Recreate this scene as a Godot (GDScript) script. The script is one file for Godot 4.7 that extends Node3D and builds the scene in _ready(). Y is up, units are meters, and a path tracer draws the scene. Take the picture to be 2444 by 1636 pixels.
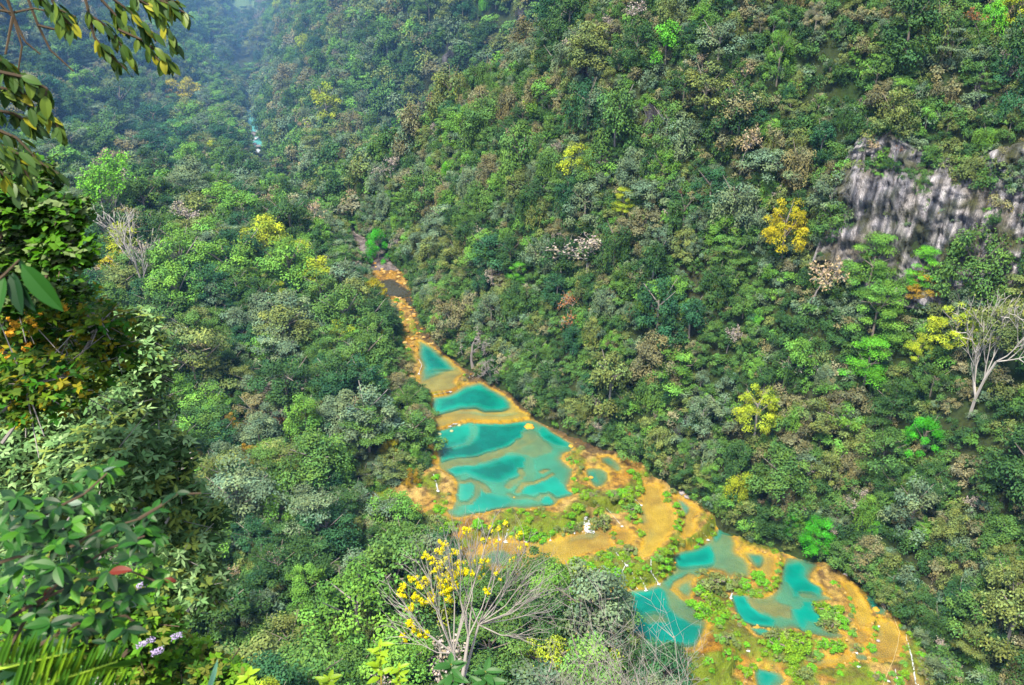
extends Node3D
# A river valley seen from a lookout: turquoise terraced pools below forested mountainsides.

const EYE := Vector3(0, 130, 0)          # the lookout, metres above the lowest big pool
const PITCH := 27.0
const FOV := 42.0
const CLIFF_D := 38.0                    # how far above the bank the rock wall begins

var rng := RandomNumberGenerator.new()
var nz := FastNoiseLite.new()            # broad relief
var nf := FastNoiseLite.new()            # fine relief
var nc := FastNoiseLite.new()            # patches of colour
var names := {}

# ------------------------------------------------------------------ naming
func numbered(called: String) -> String:
	if not names.has(called):
		names[called] = 0
		return called
	names[called] += 1
	return "%s_%03d" % [called, names[called]]

func tag(o: Node, label := "", category := "", group := "", kind := ""):
	if label != "": o.set_meta("label", label)
	if category != "": o.set_meta("category", category)
	if group != "": o.set_meta("group", group)
	if kind != "": o.set_meta("kind", kind)
	return o

func thing(called: String, at: Vector3, label := "", category := "", group := "") -> Node3D:
	var o := Node3D.new()
	o.name = numbered(called)
	add_child(o)
	o.position = at
	tag(o, label, category, group)
	return o

func part(called: String, mesh: Mesh, mat: Material, parent: Node, at := Vector3.ZERO) -> MeshInstance3D:
	var o := MeshInstance3D.new()
	o.mesh = mesh
	if mat: o.set_surface_override_material(0, mat)
	o.name = numbered(called) if parent == self else called
	parent.add_child(o, true)
	o.position = at
	return o

# ------------------------------------------------------------------ survey: ground points
func ray(px: float, py: float) -> Vector3:
	var f := 818.0 / tan(deg_to_rad(FOV / 2))
	var a := deg_to_rad(PITCH)
	var dx := (px - 1222.0) / f
	var dy := -(py - 818.0) / f
	return Vector3(dx, 0, 0) + dy * Vector3(0, cos(a), -sin(a)) + Vector3(0, -sin(a), -cos(a))

func ground(px: float, py: float, y: float) -> Vector3:
	var d := ray(px, py)
	return EYE + d * ((y - EYE.y) / d.y)

func hit(px: float, py: float) -> Vector3:      # where that line of sight meets the terrain
	var d := ray(px, py)
	var t := 12.0
	while t < 1500.0:
		var p := EYE + d * t
		if p.y < H(p.x, p.z):
			return Vector3(p.x, H(p.x, p.z), p.z)
		t += 1.0 + t * 0.004
	return EYE + d * 1400.0

func along(px: float, py: float, dist: float) -> Vector3:
	return EYE + ray(px, py).normalized() * dist

# ------------------------------------------------------------------ triangle soup
class Soup:
	var v := PackedVector3Array()
	var c := PackedColorArray()
	func tri(a: Vector3, b: Vector3, d: Vector3, col: Color):
		v.append(a); v.append(b); v.append(d)
		c.append(col); c.append(col); c.append(col)
	func leaf(p: Vector3, n: Vector3, al: Vector3, ln: float, wd: float, col: Color):
		var side := n.cross(al)
		if side.length_squared() < 1e-6: side = Vector3(1, 0, 0)
		side = side.normalized() * wd * 0.5
		var fw := side.cross(n).normalized() * ln
		var m := p + fw * 0.45 - n * wd * 0.12
		var tip := p + fw - n * ln * 0.1
		v.append(p); v.append(m + side); v.append(tip)
		v.append(p); v.append(tip); v.append(m - side)
		for i in 6: c.append(col)
	func tube(a: Vector3, b: Vector3, ra: float, rb: float, sides: int, col: Color):
		var d := (b - a).normalized()
		var u := d.cross(Vector3(0.31, 0.17, 0.93)).normalized()
		var w := d.cross(u)
		for i in sides:
			var t0 := TAU * i / sides
			var t1 := TAU * (i + 1) / sides
			var e0 := u * cos(t0) + w * sin(t0)
			var e1 := u * cos(t1) + w * sin(t1)
			tri(a + e0 * ra, b + e0 * rb, b + e1 * rb, col)
			tri(a + e0 * ra, b + e1 * rb, a + e1 * ra, col)
	func mesh(into: ArrayMesh = null) -> ArrayMesh:
		var m := into if into else ArrayMesh.new()
		if v.is_empty(): return m
		var a := []
		a.resize(Mesh.ARRAY_MAX)
		a[Mesh.ARRAY_VERTEX] = v
		a[Mesh.ARRAY_COLOR] = c
		m.add_surface_from_arrays(Mesh.PRIMITIVE_TRIANGLES, a)
		return m

func rnd(a: float, b: float) -> float: return rng.randf_range(a, b)
func rdir() -> Vector3:
	var y := rnd(-1, 1)
	var t := rnd(0, TAU)
	var s := sqrt(maxf(0.0, 1 - y * y))
	return Vector3(s * cos(t), y, s * sin(t))
func grey(k: float) -> Color: return Color(k, k, k)
func scl(c: Color, k: float) -> Color: return Color(minf(c.r * k, 1), minf(c.g * k, 1), minf(c.b * k, 1))
func smooth(a: float, b: float, x: float) -> float: return smoothstep(a, b, x)

# ------------------------------------------------------------------ materials
var mats := {}
func leaf_mat(key: String, lin: Color, glow := 0.35, rough := 0.55) -> StandardMaterial3D:
	if mats.has(key): return mats[key]
	var m := StandardMaterial3D.new()
	m.resource_name = key
	m.albedo_color = lin.linear_to_srgb()
	m.vertex_color_use_as_albedo = true
	m.roughness = rough
	m.metallic_specular = 0.16
	m.cull_mode = BaseMaterial3D.CULL_DISABLED
	if glow > 0:
		m.backlight_enabled = true
		m.backlight = Color(glow, glow, glow)
	mats[key] = m
	return m

func plain_mat(key: String, lin: Color, rough := 0.9) -> StandardMaterial3D:
	if mats.has(key): return mats[key]
	var m := StandardMaterial3D.new()
	m.resource_name = key
	m.albedo_color = lin.linear_to_srgb()
	m.vertex_color_use_as_albedo = true
	m.roughness = rough
	m.metallic_specular = 0.3
	m.cull_mode = BaseMaterial3D.CULL_DISABLED
	mats[key] = m
	return m

func speckle(sd: int, freq: float, lo: float, hi: float, size := 512) -> NoiseTexture2D:
	var n := FastNoiseLite.new()
	n.seed = sd
	n.noise_type = FastNoiseLite.TYPE_SIMPLEX_SMOOTH
	n.frequency = freq
	n.fractal_octaves = 5
	n.fractal_gain = 0.6
	var t := NoiseTexture2D.new()
	t.width = size
	t.height = size
	t.seamless = true
	t.noise = n
	var gr := Gradient.new()
	gr.set_color(0, Color(lo, lo, lo))
	gr.set_color(1, Color(hi, hi, hi))
	t.color_ramp = gr
	return t

# ------------------------------------------------------------------ river banks and terrain
var PR := PackedVector2Array()           # right bank of the river, upstream first
var PL := PackedVector2Array()           # left bank
var RIVER := PackedVector2Array()
var PRy := PackedFloat32Array()          # water level at each bank point
var PLy := PackedFloat32Array()

func lev(z: float) -> float:             # river level along the valley
	var zs := [-1300.0, -900.0, -540.0, -330.0, -262.0, -232.0, -195.0, -172.0, -150.0, -136.0, -118.0, -100.0, -60.0]
	var ys := [45.0, 26.0, 14.0, 11.5, 8.2, 7.0, 6.0, 5.4, 3.4, 0.4, -1.5, -7.0, -12.0]
	if z <= zs[0]: return ys[0]
	for i in zs.size() - 1:
		if z <= zs[i + 1]:
			return lerpf(ys[i], ys[i + 1], (z - zs[i]) / (zs[i + 1] - zs[i]))
	return ys[-1]

func bank_level(py: float) -> float:
	var ps := [270.0, 640.0, 825.0, 940.0, 1060.0, 1250.0, 1310.0, 1450.0, 1636.0, 2200.0]
	var ys := [14.0, 11.5, 8.0, 7.0, 6.0, 5.4, 3.4, 0.0, -3.0, -10.0]
	for i in ps.size() - 1:
		if py <= ps[i + 1]:
			return lerpf(ys[i], ys[i + 1], (py - ps[i]) / (ps[i + 1] - ps[i]))
	return -10.0

func set_banks():
	var PRy_near := []
	var PLy_near := []
	PR.append_array(PackedVector2Array([Vector2(-330, -1500), Vector2(-262, -1000), Vector2(-215, -760), Vector2(-172, -620)]))
	for p in [[612, 270], [624, 330], [650, 400], [770, 500], [892, 590], [950, 640], [990, 700], [1004, 760], [1050, 835], [1110, 890],
			[1156, 907], [1212, 940], [1262, 985], [1284, 1002], [1372, 1050], [1440, 1075, 5.7], [1530, 1120, 4.6], [1566, 1150, 3.6], [1612, 1175, 2.9], [1650, 1195, 2.6], [1700, 1240, 1.2],
			[1730, 1268, 0.2], [1790, 1300, 0.0], [1860, 1318, -0.6], [1960, 1345, -0.8], [2035, 1390, -1.0], [2105, 1448, -1.3], [2150, 1495, -1.9], [2195, 1570, -3.2], [2240, 1650, -5.5], [2330, 1810, -10.0]]:
		var by: float = p[2] if p.size() > 2 else bank_level(p[1])
		var q := ground(p[0], p[1], by)
		PR.append(Vector2(q.x, q.z))
		PRy_near.append(by)
	PR.append(Vector2(150, -70))
	PR.append(Vector2(230, 40))
	PL.append_array(PackedVector2Array([Vector2(-345, -1500), Vector2(-275, -1000), Vector2(-226, -760), Vector2(-184, -620)]))
	for p in [[583, 280], [590, 330], [610, 400], [728, 500], [845, 590], [886, 680], [922, 730], [940, 770], [960, 830], [968, 880], [965, 930], [998, 952],
			[1016, 985], [1014, 1030], [1010, 1060], [1022, 1110], [1010, 1130], [930, 1165], [866, 1186], [866, 1214], [960, 1240], [1030, 1262], [1066, 1275], [1040, 1320], [1080, 1360], [1200, 1392],
			[1330, 1402], [1410, 1436], [1462, 1500], [1560, 1610], [1640, 1720]]:
		var by: float = p[2] if p.size() > 2 else bank_level(p[1])
		var q := ground(p[0], p[1], by)
		PL.append(Vector2(q.x, q.z))
		PLy_near.append(by)
	PL.append(Vector2(60, -70))
	PL.append(Vector2(90, 40))
	for i in PR.size(): PRy.append(lev(PR[i].y) if i < 4 or i > PR.size() - 3 else PRy_near[i - 4])
	for i in PL.size(): PLy.append(lev(PL[i].y) if i < 4 or i > PL.size() - 3 else PLy_near[i - 4])
	RIVER = PR.duplicate()
	for i in PL.size():
		RIVER.append(PL[PL.size() - 1 - i])

func line_dist(line: PackedVector2Array, p: Vector2) -> float:
	var best := 1e12
	for i in line.size() - 1:
		var a := line[i]
		var ab := line[i + 1] - a
		var t := clampf((p - a).dot(ab) / ab.length_squared(), 0, 1)
		best = minf(best, (a + ab * t).distance_squared_to(p))
	return sqrt(best)

func foot(z: float) -> float:            # where the far left mountain starts to rise
	var zs := [-1400.0, -900.0, -760.0, -640.0, -560.0, -480.0, -400.0, -330.0, -250.0, -100.0]
	var xs := [-340.0, -262.0, -240.0, -205.0, -180.0, -192.0, -228.0, -262.0, -330.0, -420.0]
	if z <= zs[0]: return xs[0]
	for i in zs.size() - 1:
		if z <= zs[i + 1]:
			return lerpf(xs[i], xs[i + 1], (z - zs[i]) / (zs[i + 1] - zs[i]))
	return xs[-1]

func near_bank(line: PackedVector2Array, ys: PackedFloat32Array, p: Vector2) -> Vector2:   # distance, water level there
	var best := 1e12
	var y := 0.0
	for i in line.size() - 1:
		var a := line[i]
		var ab := line[i + 1] - a
		var t := clampf((p - a).dot(ab) / ab.length_squared(), 0, 1)
		var d := (a + ab * t).distance_squared_to(p)
		if d < best:
			best = d
			y = lerpf(ys[i], ys[i + 1], t)
	return Vector2(sqrt(best), y)

func side_of(x: float, z: float) -> Array:   # [0 river / 1 right / -1 left, distance to the bank, level]
	var p := Vector2(x, z)
	var r := near_bank(PR, PRy, p)
	var l := near_bank(PL, PLy, p)
	if Geometry2D.is_point_in_polygon(p, RIVER): return [0, minf(r.x, l.x), minf(r.y, l.y)]
	return [1, r.x, r.y] if r.x < l.x else [-1, l.x, l.y]

func H(x: float, z: float) -> float:
	var s := side_of(x, z)
	var d: float = s[1]
	var y: float = s[2]
	var rough := nz.get_noise_2d(x * 1.0, z * 1.0)
	if s[0] == 0:
		return y - (4.5 if z > -262 else 1.4) * smooth(0, 2, d)
	if s[0] == 1:
		var k := lerpf(1.42, 0.9, smooth(290, 500, -z))
		d = maxf(0.0, d - 42.0 * exp(-pow((z + 385.0) / 50.0, 2.0)) * smooth(0, 60, d))
		var up := k * d
		if d > 95: up = k * 95 + (d - 95) * 1.0
		if d > 30: up += cliff_window(x, z) * 11.0 * smooth(CLIFF_D, CLIFF_D + 5.0, d) * (1 - smooth(CLIFF_D + 8.0, 90, d))
		var gully := nz.get_noise_2d((x - z) * 0.55 + 40, (x + z) * 0.1)
		return y + 1.0 + up + gully * minf(d * 0.32, 22.0) + rough * minf(d * 0.16, 8.0)
	var hh := y + minf(d * 0.4, 4.0) + d * 0.035 + rough * minf(d * 0.08, 5.0)
	var m := foot(z) - x
	if m > 0: hh += m * 0.78 + rough * minf(m * 0.2, 16.0)
	if z < -900: hh += (-900 - z) * 0.4
	# the hillside below the lookout
	var dist := Vector2(x, z).length()
	if dist < 260:
		var t := x / maxf(-z, 4.0)
		var k2 := lerpf(0.80, 1.04, smooth(-0.75, -0.25, t))
		k2 = lerpf(k2, 1.38, smooth(-0.2, 0.35, t))
		var hill := 124.0 - dist * k2 - 6.0 * smooth(0, 12, dist) + rough * minf(dist * 0.06, 5.0)
		hh = maxf(hh, hill) + 2.5 * exp(-absf(hh - hill) / 6.0)
	return hh

# ------------------------------------------------------------------ travertine terraces and pools
const GX0 := -62.0
const GZ0 := -335.0
const CELL := 0.5
const NX := 340
const NZ := 500
var floor_y := PackedFloat32Array()      # rock height on the grid
var pool_of := PackedInt32Array()
var depth_add := PackedFloat32Array()
var tone := PackedFloat32Array()
var pools := []

func crop(ox: float, oy: float, k: float, pts: Array, y: float) -> PackedVector2Array:
	var out := PackedVector2Array()
	for i in range(0, pts.size(), 2):
		var q := ground(ox + pts[i] * k, oy + pts[i + 1] * k, y)
		out.append(Vector2(q.x, q.z))
	return out

func ring_dist(poly: PackedVector2Array, p: Vector2) -> float:
	var best := 1e12
	var n := poly.size()
	for i in n:
		var a := poly[i]
		var ab := poly[(i + 1) % n] - a
		var t := clampf((p - a).dot(ab) / maxf(ab.length_squared(), 1e-9), 0, 1)
		best = minf(best, (a + ab * t).distance_squared_to(p))
	return sqrt(best)

func cells(poly: PackedVector2Array, grow: float) -> Rect2i:
	var lo := poly[0]
	var hi := poly[0]
	for p in poly:
		lo = lo.min(p)
		hi = hi.max(p)
	var a := Vector2i(clampi(int((lo.x - grow - GX0) / CELL), 0, NX - 1), clampi(int((lo.y - grow - GZ0) / CELL), 0, NZ - 1))
	var b := Vector2i(clampi(int((hi.x + grow - GX0) / CELL) + 1, 0, NX - 1), clampi(int((hi.y + grow - GZ0) / CELL) + 1, 0, NZ - 1))
	return Rect2i(a, b - a)

func pool(label: String, y: float, shelf: float, outline: PackedVector2Array, deeps: Array, ledges: Array = [], warm := 1.0):
	pools.append({"label": label, "y": y, "shelf": shelf, "outline": outline, "deeps": deeps, "ledges": ledges, "warm": warm})

func survey_pools():
	var A := [860.0, 680.0, 0.2423]
	var C := [1000.0, 980.0, 0.2678]
	var E := [1350.0, 1130.0, 0.2614]
	var G := [1700.0, 1250.0, 0.2462]
	var c := func(k: Array, pts: Array, y: float) -> PackedVector2Array: return crop(k[0], k[1], k[2], pts, y)
	# upstream of the orange cascade
	pool("dark still pool at the head of the orange cascade", 11.6, 0.5, c.call(A, [150, -30, 300, -60, 430, 20, 540, 90, 520, 120, 440, 140, 350, 125, 250, 105, 200, 40], 11.6), [[c.call(A, [180, -20, 300, -40, 420, 40, 480, 100, 350, 110, 250, 90], 11.6), 1.8, 3.0]], [], 0.3)
	pool("small dark pool below the brown ledge at the cascade head", 10.9, 0.6, c.call(A, [450, 160, 540, 130, 590, 160, 590, 260, 560, 270, 520, 240, 470, 210], 10.9), [[c.call(A, [470, 170, 560, 150, 580, 250, 520, 225], 10.9), 2.0, 2.0]], [], 0.3)
	pool("highest turquoise pool, narrowing under the overhanging trees", 8.0, 0.3,
		c.call(A, [560, 520, 590, 560, 640, 570, 700, 600, 800, 670, 900, 750, 960, 800, 1010, 850, 1040, 875, 950, 915, 930, 950, 965, 985, 955, 1010, 900, 1035, 820, 1045, 700, 1060, 650, 1075, 600, 1030, 570, 980, 575, 900, 600, 830, 580, 760, 565, 700, 560, 620], 8.0),
		[[c.call(A, [570, 530, 640, 580, 720, 620, 820, 700, 920, 790, 960, 840, 860, 850, 740, 850, 620, 900, 600, 860, 600, 790, 575, 720], 8.0), 3.2, 5.0], [c.call(A, [590, 860, 700, 820, 880, 850, 760, 900, 640, 950, 580, 960], 8.0), 0.9, 3.0]], [], 0.9)
	pool("second turquoise pool with a bright orange rim along its lower edge", 7.0, 0.22,
		c.call(A, [690, 1105, 760, 1095, 860, 1075, 930, 1040, 980, 1005, 1010, 985, 1090, 970, 1180, 955, 1220, 990, 1330, 1040, 1420, 1080, 1480, 1140, 1530, 1190, 1580, 1240, 1640, 1260, 1680, 1285, 1640, 1318, 1560, 1345, 1480, 1350, 1370, 1362, 1290, 1352, 1200, 1345, 1110, 1325, 1060, 1335, 990, 1355, 900, 1380, 820, 1402, 720, 1432, 690, 1400, 670, 1340, 680, 1280, 700, 1220, 690, 1150], 7.0),
		[[c.call(A, [695, 1112, 860, 1085, 940, 1050, 1020, 995, 1180, 962, 1300, 1035, 1430, 1095, 1490, 1160, 1500, 1215, 1400, 1250, 1230, 1255, 1120, 1215, 1000, 1222, 860, 1262, 720, 1300, 690, 1250, 705, 1190], 7.0), 3.8, 4.5], [c.call(A, [860, 1275, 1000, 1235, 1150, 1235, 1280, 1270, 1480, 1255, 1560, 1245, 1600, 1275, 1400, 1310, 1200, 1300, 1080, 1270], 7.0), 0.9, 3.0]],
		[[c.call(A, [690, 1330, 780, 1310, 880, 1320], 7.0), 0.15, 1.0]], 0.9)
	pool("largest turquoise pool, crossed by submerged yellow ledges", 6.0, 0.62,
		c.call(C, [120, 190, 220, 168, 330, 128, 450, 98, 560, 113, 720, 123, 850, 108, 960, 80, 1010, 85, 1090, 120, 1180, 180, 1280, 240, 1370, 290, 1390, 330, 1340, 370, 1280, 390, 1260, 430, 1330, 480, 1380, 520, 1360, 580, 1330, 640, 1320, 690, 1340, 720, 1390, 740, 1350, 770, 1250, 790, 1220, 840, 1120, 860, 960, 880, 850, 870, 700, 875, 600, 910, 480, 930, 400, 950, 330, 960, 260, 940, 240, 900, 300, 870, 320, 800, 330, 740, 350, 640, 320, 600, 240, 560, 190, 520, 170, 440, 140, 330, 95, 270], 6.0),
		[[c.call(C, [130, 200, 250, 170, 340, 135, 480, 105, 490, 200, 440, 290, 330, 320, 200, 350, 150, 300], 6.0), 1.5, 2.0],
		[c.call(C, [500, 115, 600, 122, 750, 130, 940, 100, 990, 160, 985, 210, 870, 275, 790, 325, 650, 365, 520, 405, 400, 425, 260, 435, 190, 470, 200, 360, 330, 330, 440, 295, 490, 250], 6.0), 4.0, 2.5],
		[c.call(C, [740, 405, 900, 398, 985, 425, 950, 500, 890, 585, 800, 615, 720, 650, 620, 640, 500, 590, 420, 560, 330, 585, 250, 540, 290, 500, 420, 485, 600, 470, 690, 440], 6.0), 3.2, 3.0],
		[c.call(C, [900, 720, 945, 665, 1100, 622, 1170, 582, 1240, 600, 1305, 680, 1370, 740, 1220, 775, 1100, 740, 930, 770], 6.0), 1.0, 1.6],
		[c.call(C, [1080, 775, 1160, 762, 1210, 810, 1170, 842, 1090, 832], 6.0), 1.3, 1.2],
		[c.call(C, [400, 860, 520, 700, 590, 720, 680, 740, 790, 760, 860, 800, 760, 862, 600, 895, 420, 925], 6.0), 0.8, 2.5],
		[c.call(C, [360, 640, 480, 640, 515, 680, 505, 750, 450, 810, 350, 820, 350, 740], 6.0), 0.5, 2.0],
		[c.call(C, [1090, 140, 1200, 195, 1330, 280, 1350, 330, 1240, 320, 1180, 300, 1080, 250, 1060, 180], 6.0), 1.8, 2.0]],
		[[c.call(C, [220, 500, 290, 478, 350, 462, 450, 445, 560, 425, 650, 402, 700, 388, 760, 362, 830, 335, 900, 290, 960, 265, 1000, 235], 6.0), 0.16, 2.3],
		[c.call(C, [830, 340, 930, 335, 1010, 300, 1030, 240, 1000, 200, 975, 200], 6.0), 0.26, 2.4], [c.call(C, [930, 350, 1010, 380, 1120, 350, 1060, 270, 1010, 230], 6.0), 0.24, 2.3],
		[c.call(C, [875, 725, 905, 690, 940, 655, 1040, 640, 1120, 605, 1180, 568], 6.0), 0.12, 0.9],
		[c.call(C, [790, 685, 830, 632, 900, 605, 922, 572, 900, 530], 6.0), 0.18, 1.1], [c.call(C, [820, 660, 960, 640], 6.0), 0.25, 0.9],
		[c.call(C, [370, 640, 470, 618, 520, 640, 570, 680, 612, 720], 6.0), 0.15, 1.0], [c.call(C, [510, 660, 510, 760, 450, 820, 350, 830], 6.0), 0.2, 1.0],
		[c.call(C, [1070, 775, 1100, 752, 1160, 745, 1200, 775, 1220, 800], 6.0), 0.2, 1.1], [c.call(C, [800, 745, 850, 780, 960, 770, 1050, 800], 6.0), 0.25, 0.9],
		[c.call(C, [1090, 550, 1140, 535], 6.0), 0.1, 0.9], [c.call(C, [480, 130, 490, 210, 440, 290], 6.0), 0.7, 1.3], [c.call(C, [970, 430, 980, 520, 1000, 590, 960, 640], 6.0), 0.4, 1.2]], 0.62)
	pool("long shallow amber pool below the mossy falls", 3.4, 0.28,
		c.call(C, [620, 1175, 720, 1168, 800, 1175, 950, 1168, 1100, 1168, 1230, 1160, 1300, 1132, 1420, 1092, 1520, 1062, 1600, 1052, 1680, 1037, 1730, 1050, 1715, 1100, 1715, 1150, 1740, 1190, 1680, 1230, 1560, 1270, 1420, 1300, 1330, 1350, 1290, 1380, 1170, 1400, 1060, 1430, 950, 1440, 880, 1450, 700, 1450, 560, 1440, 480, 1400, 400, 1330, 480, 1280, 560, 1230], 3.4),
		[[c.call(C, [560, 1290, 640, 1240, 740, 1230, 820, 1260, 860, 1320, 780, 1390, 640, 1380, 570, 1340], 3.4), 0.9, 1.5], [c.call(C, [1300, 1140, 1460, 1085, 1560, 1070, 1650, 1090, 1580, 1150, 1470, 1150, 1330, 1200], 3.4), 0.55, 2.0], [c.call(C, [680, 1180, 950, 1172, 1250, 1172, 1200, 1210, 950, 1215, 700, 1215], 3.4), 0.35, 1.5]])
	pool("small round amber basin beside the long amber pool", 3.6, 0.2, c.call(C, [1750, 1075, 1830, 1050, 1890, 1075, 1920, 1120, 1900, 1165, 1840, 1180, 1770, 1165, 1735, 1120], 3.6), [])
	pool("little basin on the terrace holding one round ochre rock", 5.5, 0.35, c.call(C, [1480, 530, 1540, 515, 1620, 520, 1690, 550, 1700, 610, 1660, 660, 1600, 690, 1540, 660, 1510, 610, 1480, 570], 5.5), [[c.call(C, [1500, 545, 1570, 545, 1590, 580, 1620, 640, 1570, 650, 1530, 610], 5.5), 0.5, 1.2]], [], 0.7)
	pool("thin shaded basin under the trees at the terrace edge", 5.6, 0.3, c.call(C, [1610, 420, 1690, 410, 1760, 450, 1820, 520, 1780, 550, 1700, 510, 1630, 470], 5.6), [[c.call(C, [1630, 430, 1690, 430, 1740, 470, 1690, 490], 5.6), 0.4, 1.0]], [], 0.8)
	pool("tongue shaped yellow pool between two green dikes", 3.5, 0.25,
		c.call(E, [715, 115, 790, 112, 870, 120, 880, 200, 920, 260, 1000, 340, 1025, 420, 1005, 500, 935, 560, 895, 620, 840, 680, 780, 740, 700, 785, 645, 780, 620, 750, 650, 700, 700, 680, 710, 600, 690, 540, 650, 460, 690, 300, 700, 200], 3.5),
		[[c.call(E, [705, 200, 735, 250, 735, 330, 770, 450, 700, 480, 665, 430, 690, 320], 3.5), 0.55, 1.5], [c.call(E, [720, 520, 800, 480, 860, 560, 800, 640, 720, 660], 3.5), 0.2, 1.6]])
	pool("narrow turquoise and amber pool squeezed under the steep slope", 2.6, 0.25,
		c.call(E, [1000, 205, 1080, 235, 1150, 305, 1230, 335, 1180, 400, 1190, 470, 1170, 540, 1120, 585, 1065, 595, 1060, 520, 1070, 400, 1030, 300], 2.6),
		[[c.call(E, [1010, 215, 1090, 260, 1140, 315, 1120, 370, 1075, 390, 1040, 310], 2.6), 1.6, 1.5], [c.call(E, [1065, 400, 1100, 410, 1095, 460, 1065, 470], 2.6), 0.8, 1.0]])
	pool("big lower turquoise pool fed by thin white falls", 0.0, 0.42,
		c.call(E, [330, 1145, 420, 1092, 560, 1072, 640, 1052, 730, 1057, 800, 1022, 860, 1002, 900, 955, 970, 895, 990, 830, 985, 745, 1050, 708, 1150, 692, 1280, 622, 1360, 562, 1390, 505, 1480, 475, 1530, 560, 1555, 640, 1555, 720, 1630, 760, 1685, 830, 1695, 900, 1680, 955, 1620, 950, 1560, 925, 1500, 960, 1430, 895, 1330, 885, 1260, 925, 1180, 960, 1150, 1010, 1180, 1060, 1130, 1130, 1180, 1230, 1250, 1320, 1305, 1370, 1280, 1420, 1240, 1500, 1200, 1600, 680, 1620, 560, 1500, 470, 1360, 370, 1260], 0.0),
		[[c.call(E, [350, 1150, 560, 1085, 740, 1065, 850, 1030, 930, 1080, 960, 1200, 1050, 1300, 1180, 1380, 1255, 1400, 1200, 1560, 700, 1600, 560, 1470, 400, 1270], 0.0), 3.0, 2.5], [c.call(E, [990, 765, 1060, 722, 1200, 695, 1320, 640, 1375, 740, 1370, 830, 1300, 850, 1200, 855, 1060, 865, 1000, 850], 0.0), 2.8, 2.2], [c.call(E, [870, 1010, 960, 930, 1080, 890, 1180, 890, 1100, 950, 1000, 1010, 950, 1090], 0.0), 0.8, 2.0], [c.call(E, [1340, 590, 1400, 520, 1450, 500, 1430, 570, 1370, 640], 0.0), 0.9, 1.2]],
		[[c.call(E, [980, 1060, 1010, 1010, 1060, 980, 1150, 940], 0.0), 0.1, 1.1], [c.call(E, [780, 1330, 820, 1320, 860, 1325], 0.0), 0.45, 2.1], [c.call(E, [980, 1060, 1040, 1110, 1100, 1150], 0.0), 0.05, 0.9]], 0.85)
	pool("shaded small pool against the foot of the forested slope", 0.1, 0.4,
		c.call(G, [240, 270, 330, 245, 420, 255, 520, 285, 620, 315, 640, 365, 620, 425, 600, 515, 570, 590, 525, 560, 465, 490, 420, 435, 370, 375, 300, 315], 0.1),
		[[c.call(G, [330, 275, 500, 295, 525, 350, 470, 420, 430, 420, 375, 350], 0.1), 1.7, 1.4]])
	pool("broad green blue pool with a submerged oval shoal", -0.8, 0.5,
		c.call(G, [700, 370, 720, 328, 850, 338, 960, 368, 1030, 400, 1000, 450, 960, 500, 950, 560, 1040, 600, 1080, 650, 1070, 690, 1180, 740, 1060, 755, 990, 790, 1000, 840, 1080, 900, 1080, 980, 1100, 1020, 1280, 1065, 1290, 1095, 1150, 1115, 1020, 1090, 940, 1075, 860, 1030, 790, 1010, 690, 1040, 560, 1005, 400, 990, 290, 950, 240, 860, 200, 770, 175, 695, 300, 678, 420, 708, 500, 720, 570, 702, 620, 640, 660, 560, 670, 480], -0.8),
		[[c.call(G, [185, 700, 300, 690, 385, 715, 400, 790, 470, 860, 560, 890, 630, 930, 600, 1000, 400, 985, 300, 940, 230, 820], -0.8), 2.8, 1.8], [c.call(G, [690, 490, 705, 400, 850, 370, 910, 440, 910, 520, 980, 575, 1060, 620, 1050, 700, 950, 720, 780, 720, 740, 620, 690, 560], -0.8), 1.6, 1.8], [c.call(G, [700, 800, 850, 755, 980, 755, 985, 840, 1070, 920, 1060, 990, 940, 965, 900, 1040, 820, 960, 780, 880], -0.8), 1.5, 1.6]],
		[[c.call(G, [430, 770, 560, 790, 660, 840, 700, 850], -0.8), 0.15, 2.6], [c.call(G, [650, 590, 700, 650, 690, 720, 780, 780], -0.8), 0.45, 2.2], [c.call(G, [880, 690, 960, 695], -0.8), 0.25, 1.2]], 0.75)
	pool("small green puddle pool between tan dikes", -1.2, 0.4, c.call(G, [360, 1010, 440, 1015, 530, 1012, 560, 1065, 480, 1100, 420, 1085], -1.2), [[c.call(G, [380, 1020, 530, 1020, 545, 1065, 450, 1080], -1.2), 0.7, 1.0]], [], 0.5)
	pool("curving yellow channel pool with a pale blue middle", -1.0, 0.22,
		c.call(G, [1260, 580, 1330, 572, 1380, 612, 1400, 672, 1480, 742, 1550, 850, 1580, 928, 1530, 978, 1480, 1000, 1400, 988, 1375, 900, 1390, 830, 1350, 740, 1295, 660], -1.0),
		[[c.call(G, [1335, 760, 1390, 790, 1420, 880, 1400, 960, 1375, 900], -1.0), 0.5, 1.0]])
	pool("greenish pool beside the fallen trunk", -1.2, 0.5, c.call(G, [1480, 690, 1560, 700, 1640, 790, 1700, 830, 1690, 880, 1590, 880, 1535, 800], -1.2), [[c.call(G, [1500, 700, 1560, 720, 1640, 810, 1560, 830], -1.2), 0.7, 1.2]], [], 0.7)
	pool("bright yellow end pool above the last falls", -1.7, 0.26,
		c.call(G, [1600, 920, 1700, 928, 1760, 960, 1800, 1010, 1820, 1060, 1850, 1150, 1840, 1230, 1790, 1300, 1700, 1330, 1600, 1330, 1530, 1300, 1510, 1220, 1520, 1130, 1590, 1100, 1585, 1000], -1.7),
		[[c.call(G, [1600, 985, 1650, 1010, 1660, 1100, 1605, 1100], -1.7), 0.6, 1.1], [c.call(G, [1525, 1150, 1600, 1200, 1640, 1310, 1560, 1300, 1520, 1220], -1.7), 0.35, 1.2]])
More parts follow.
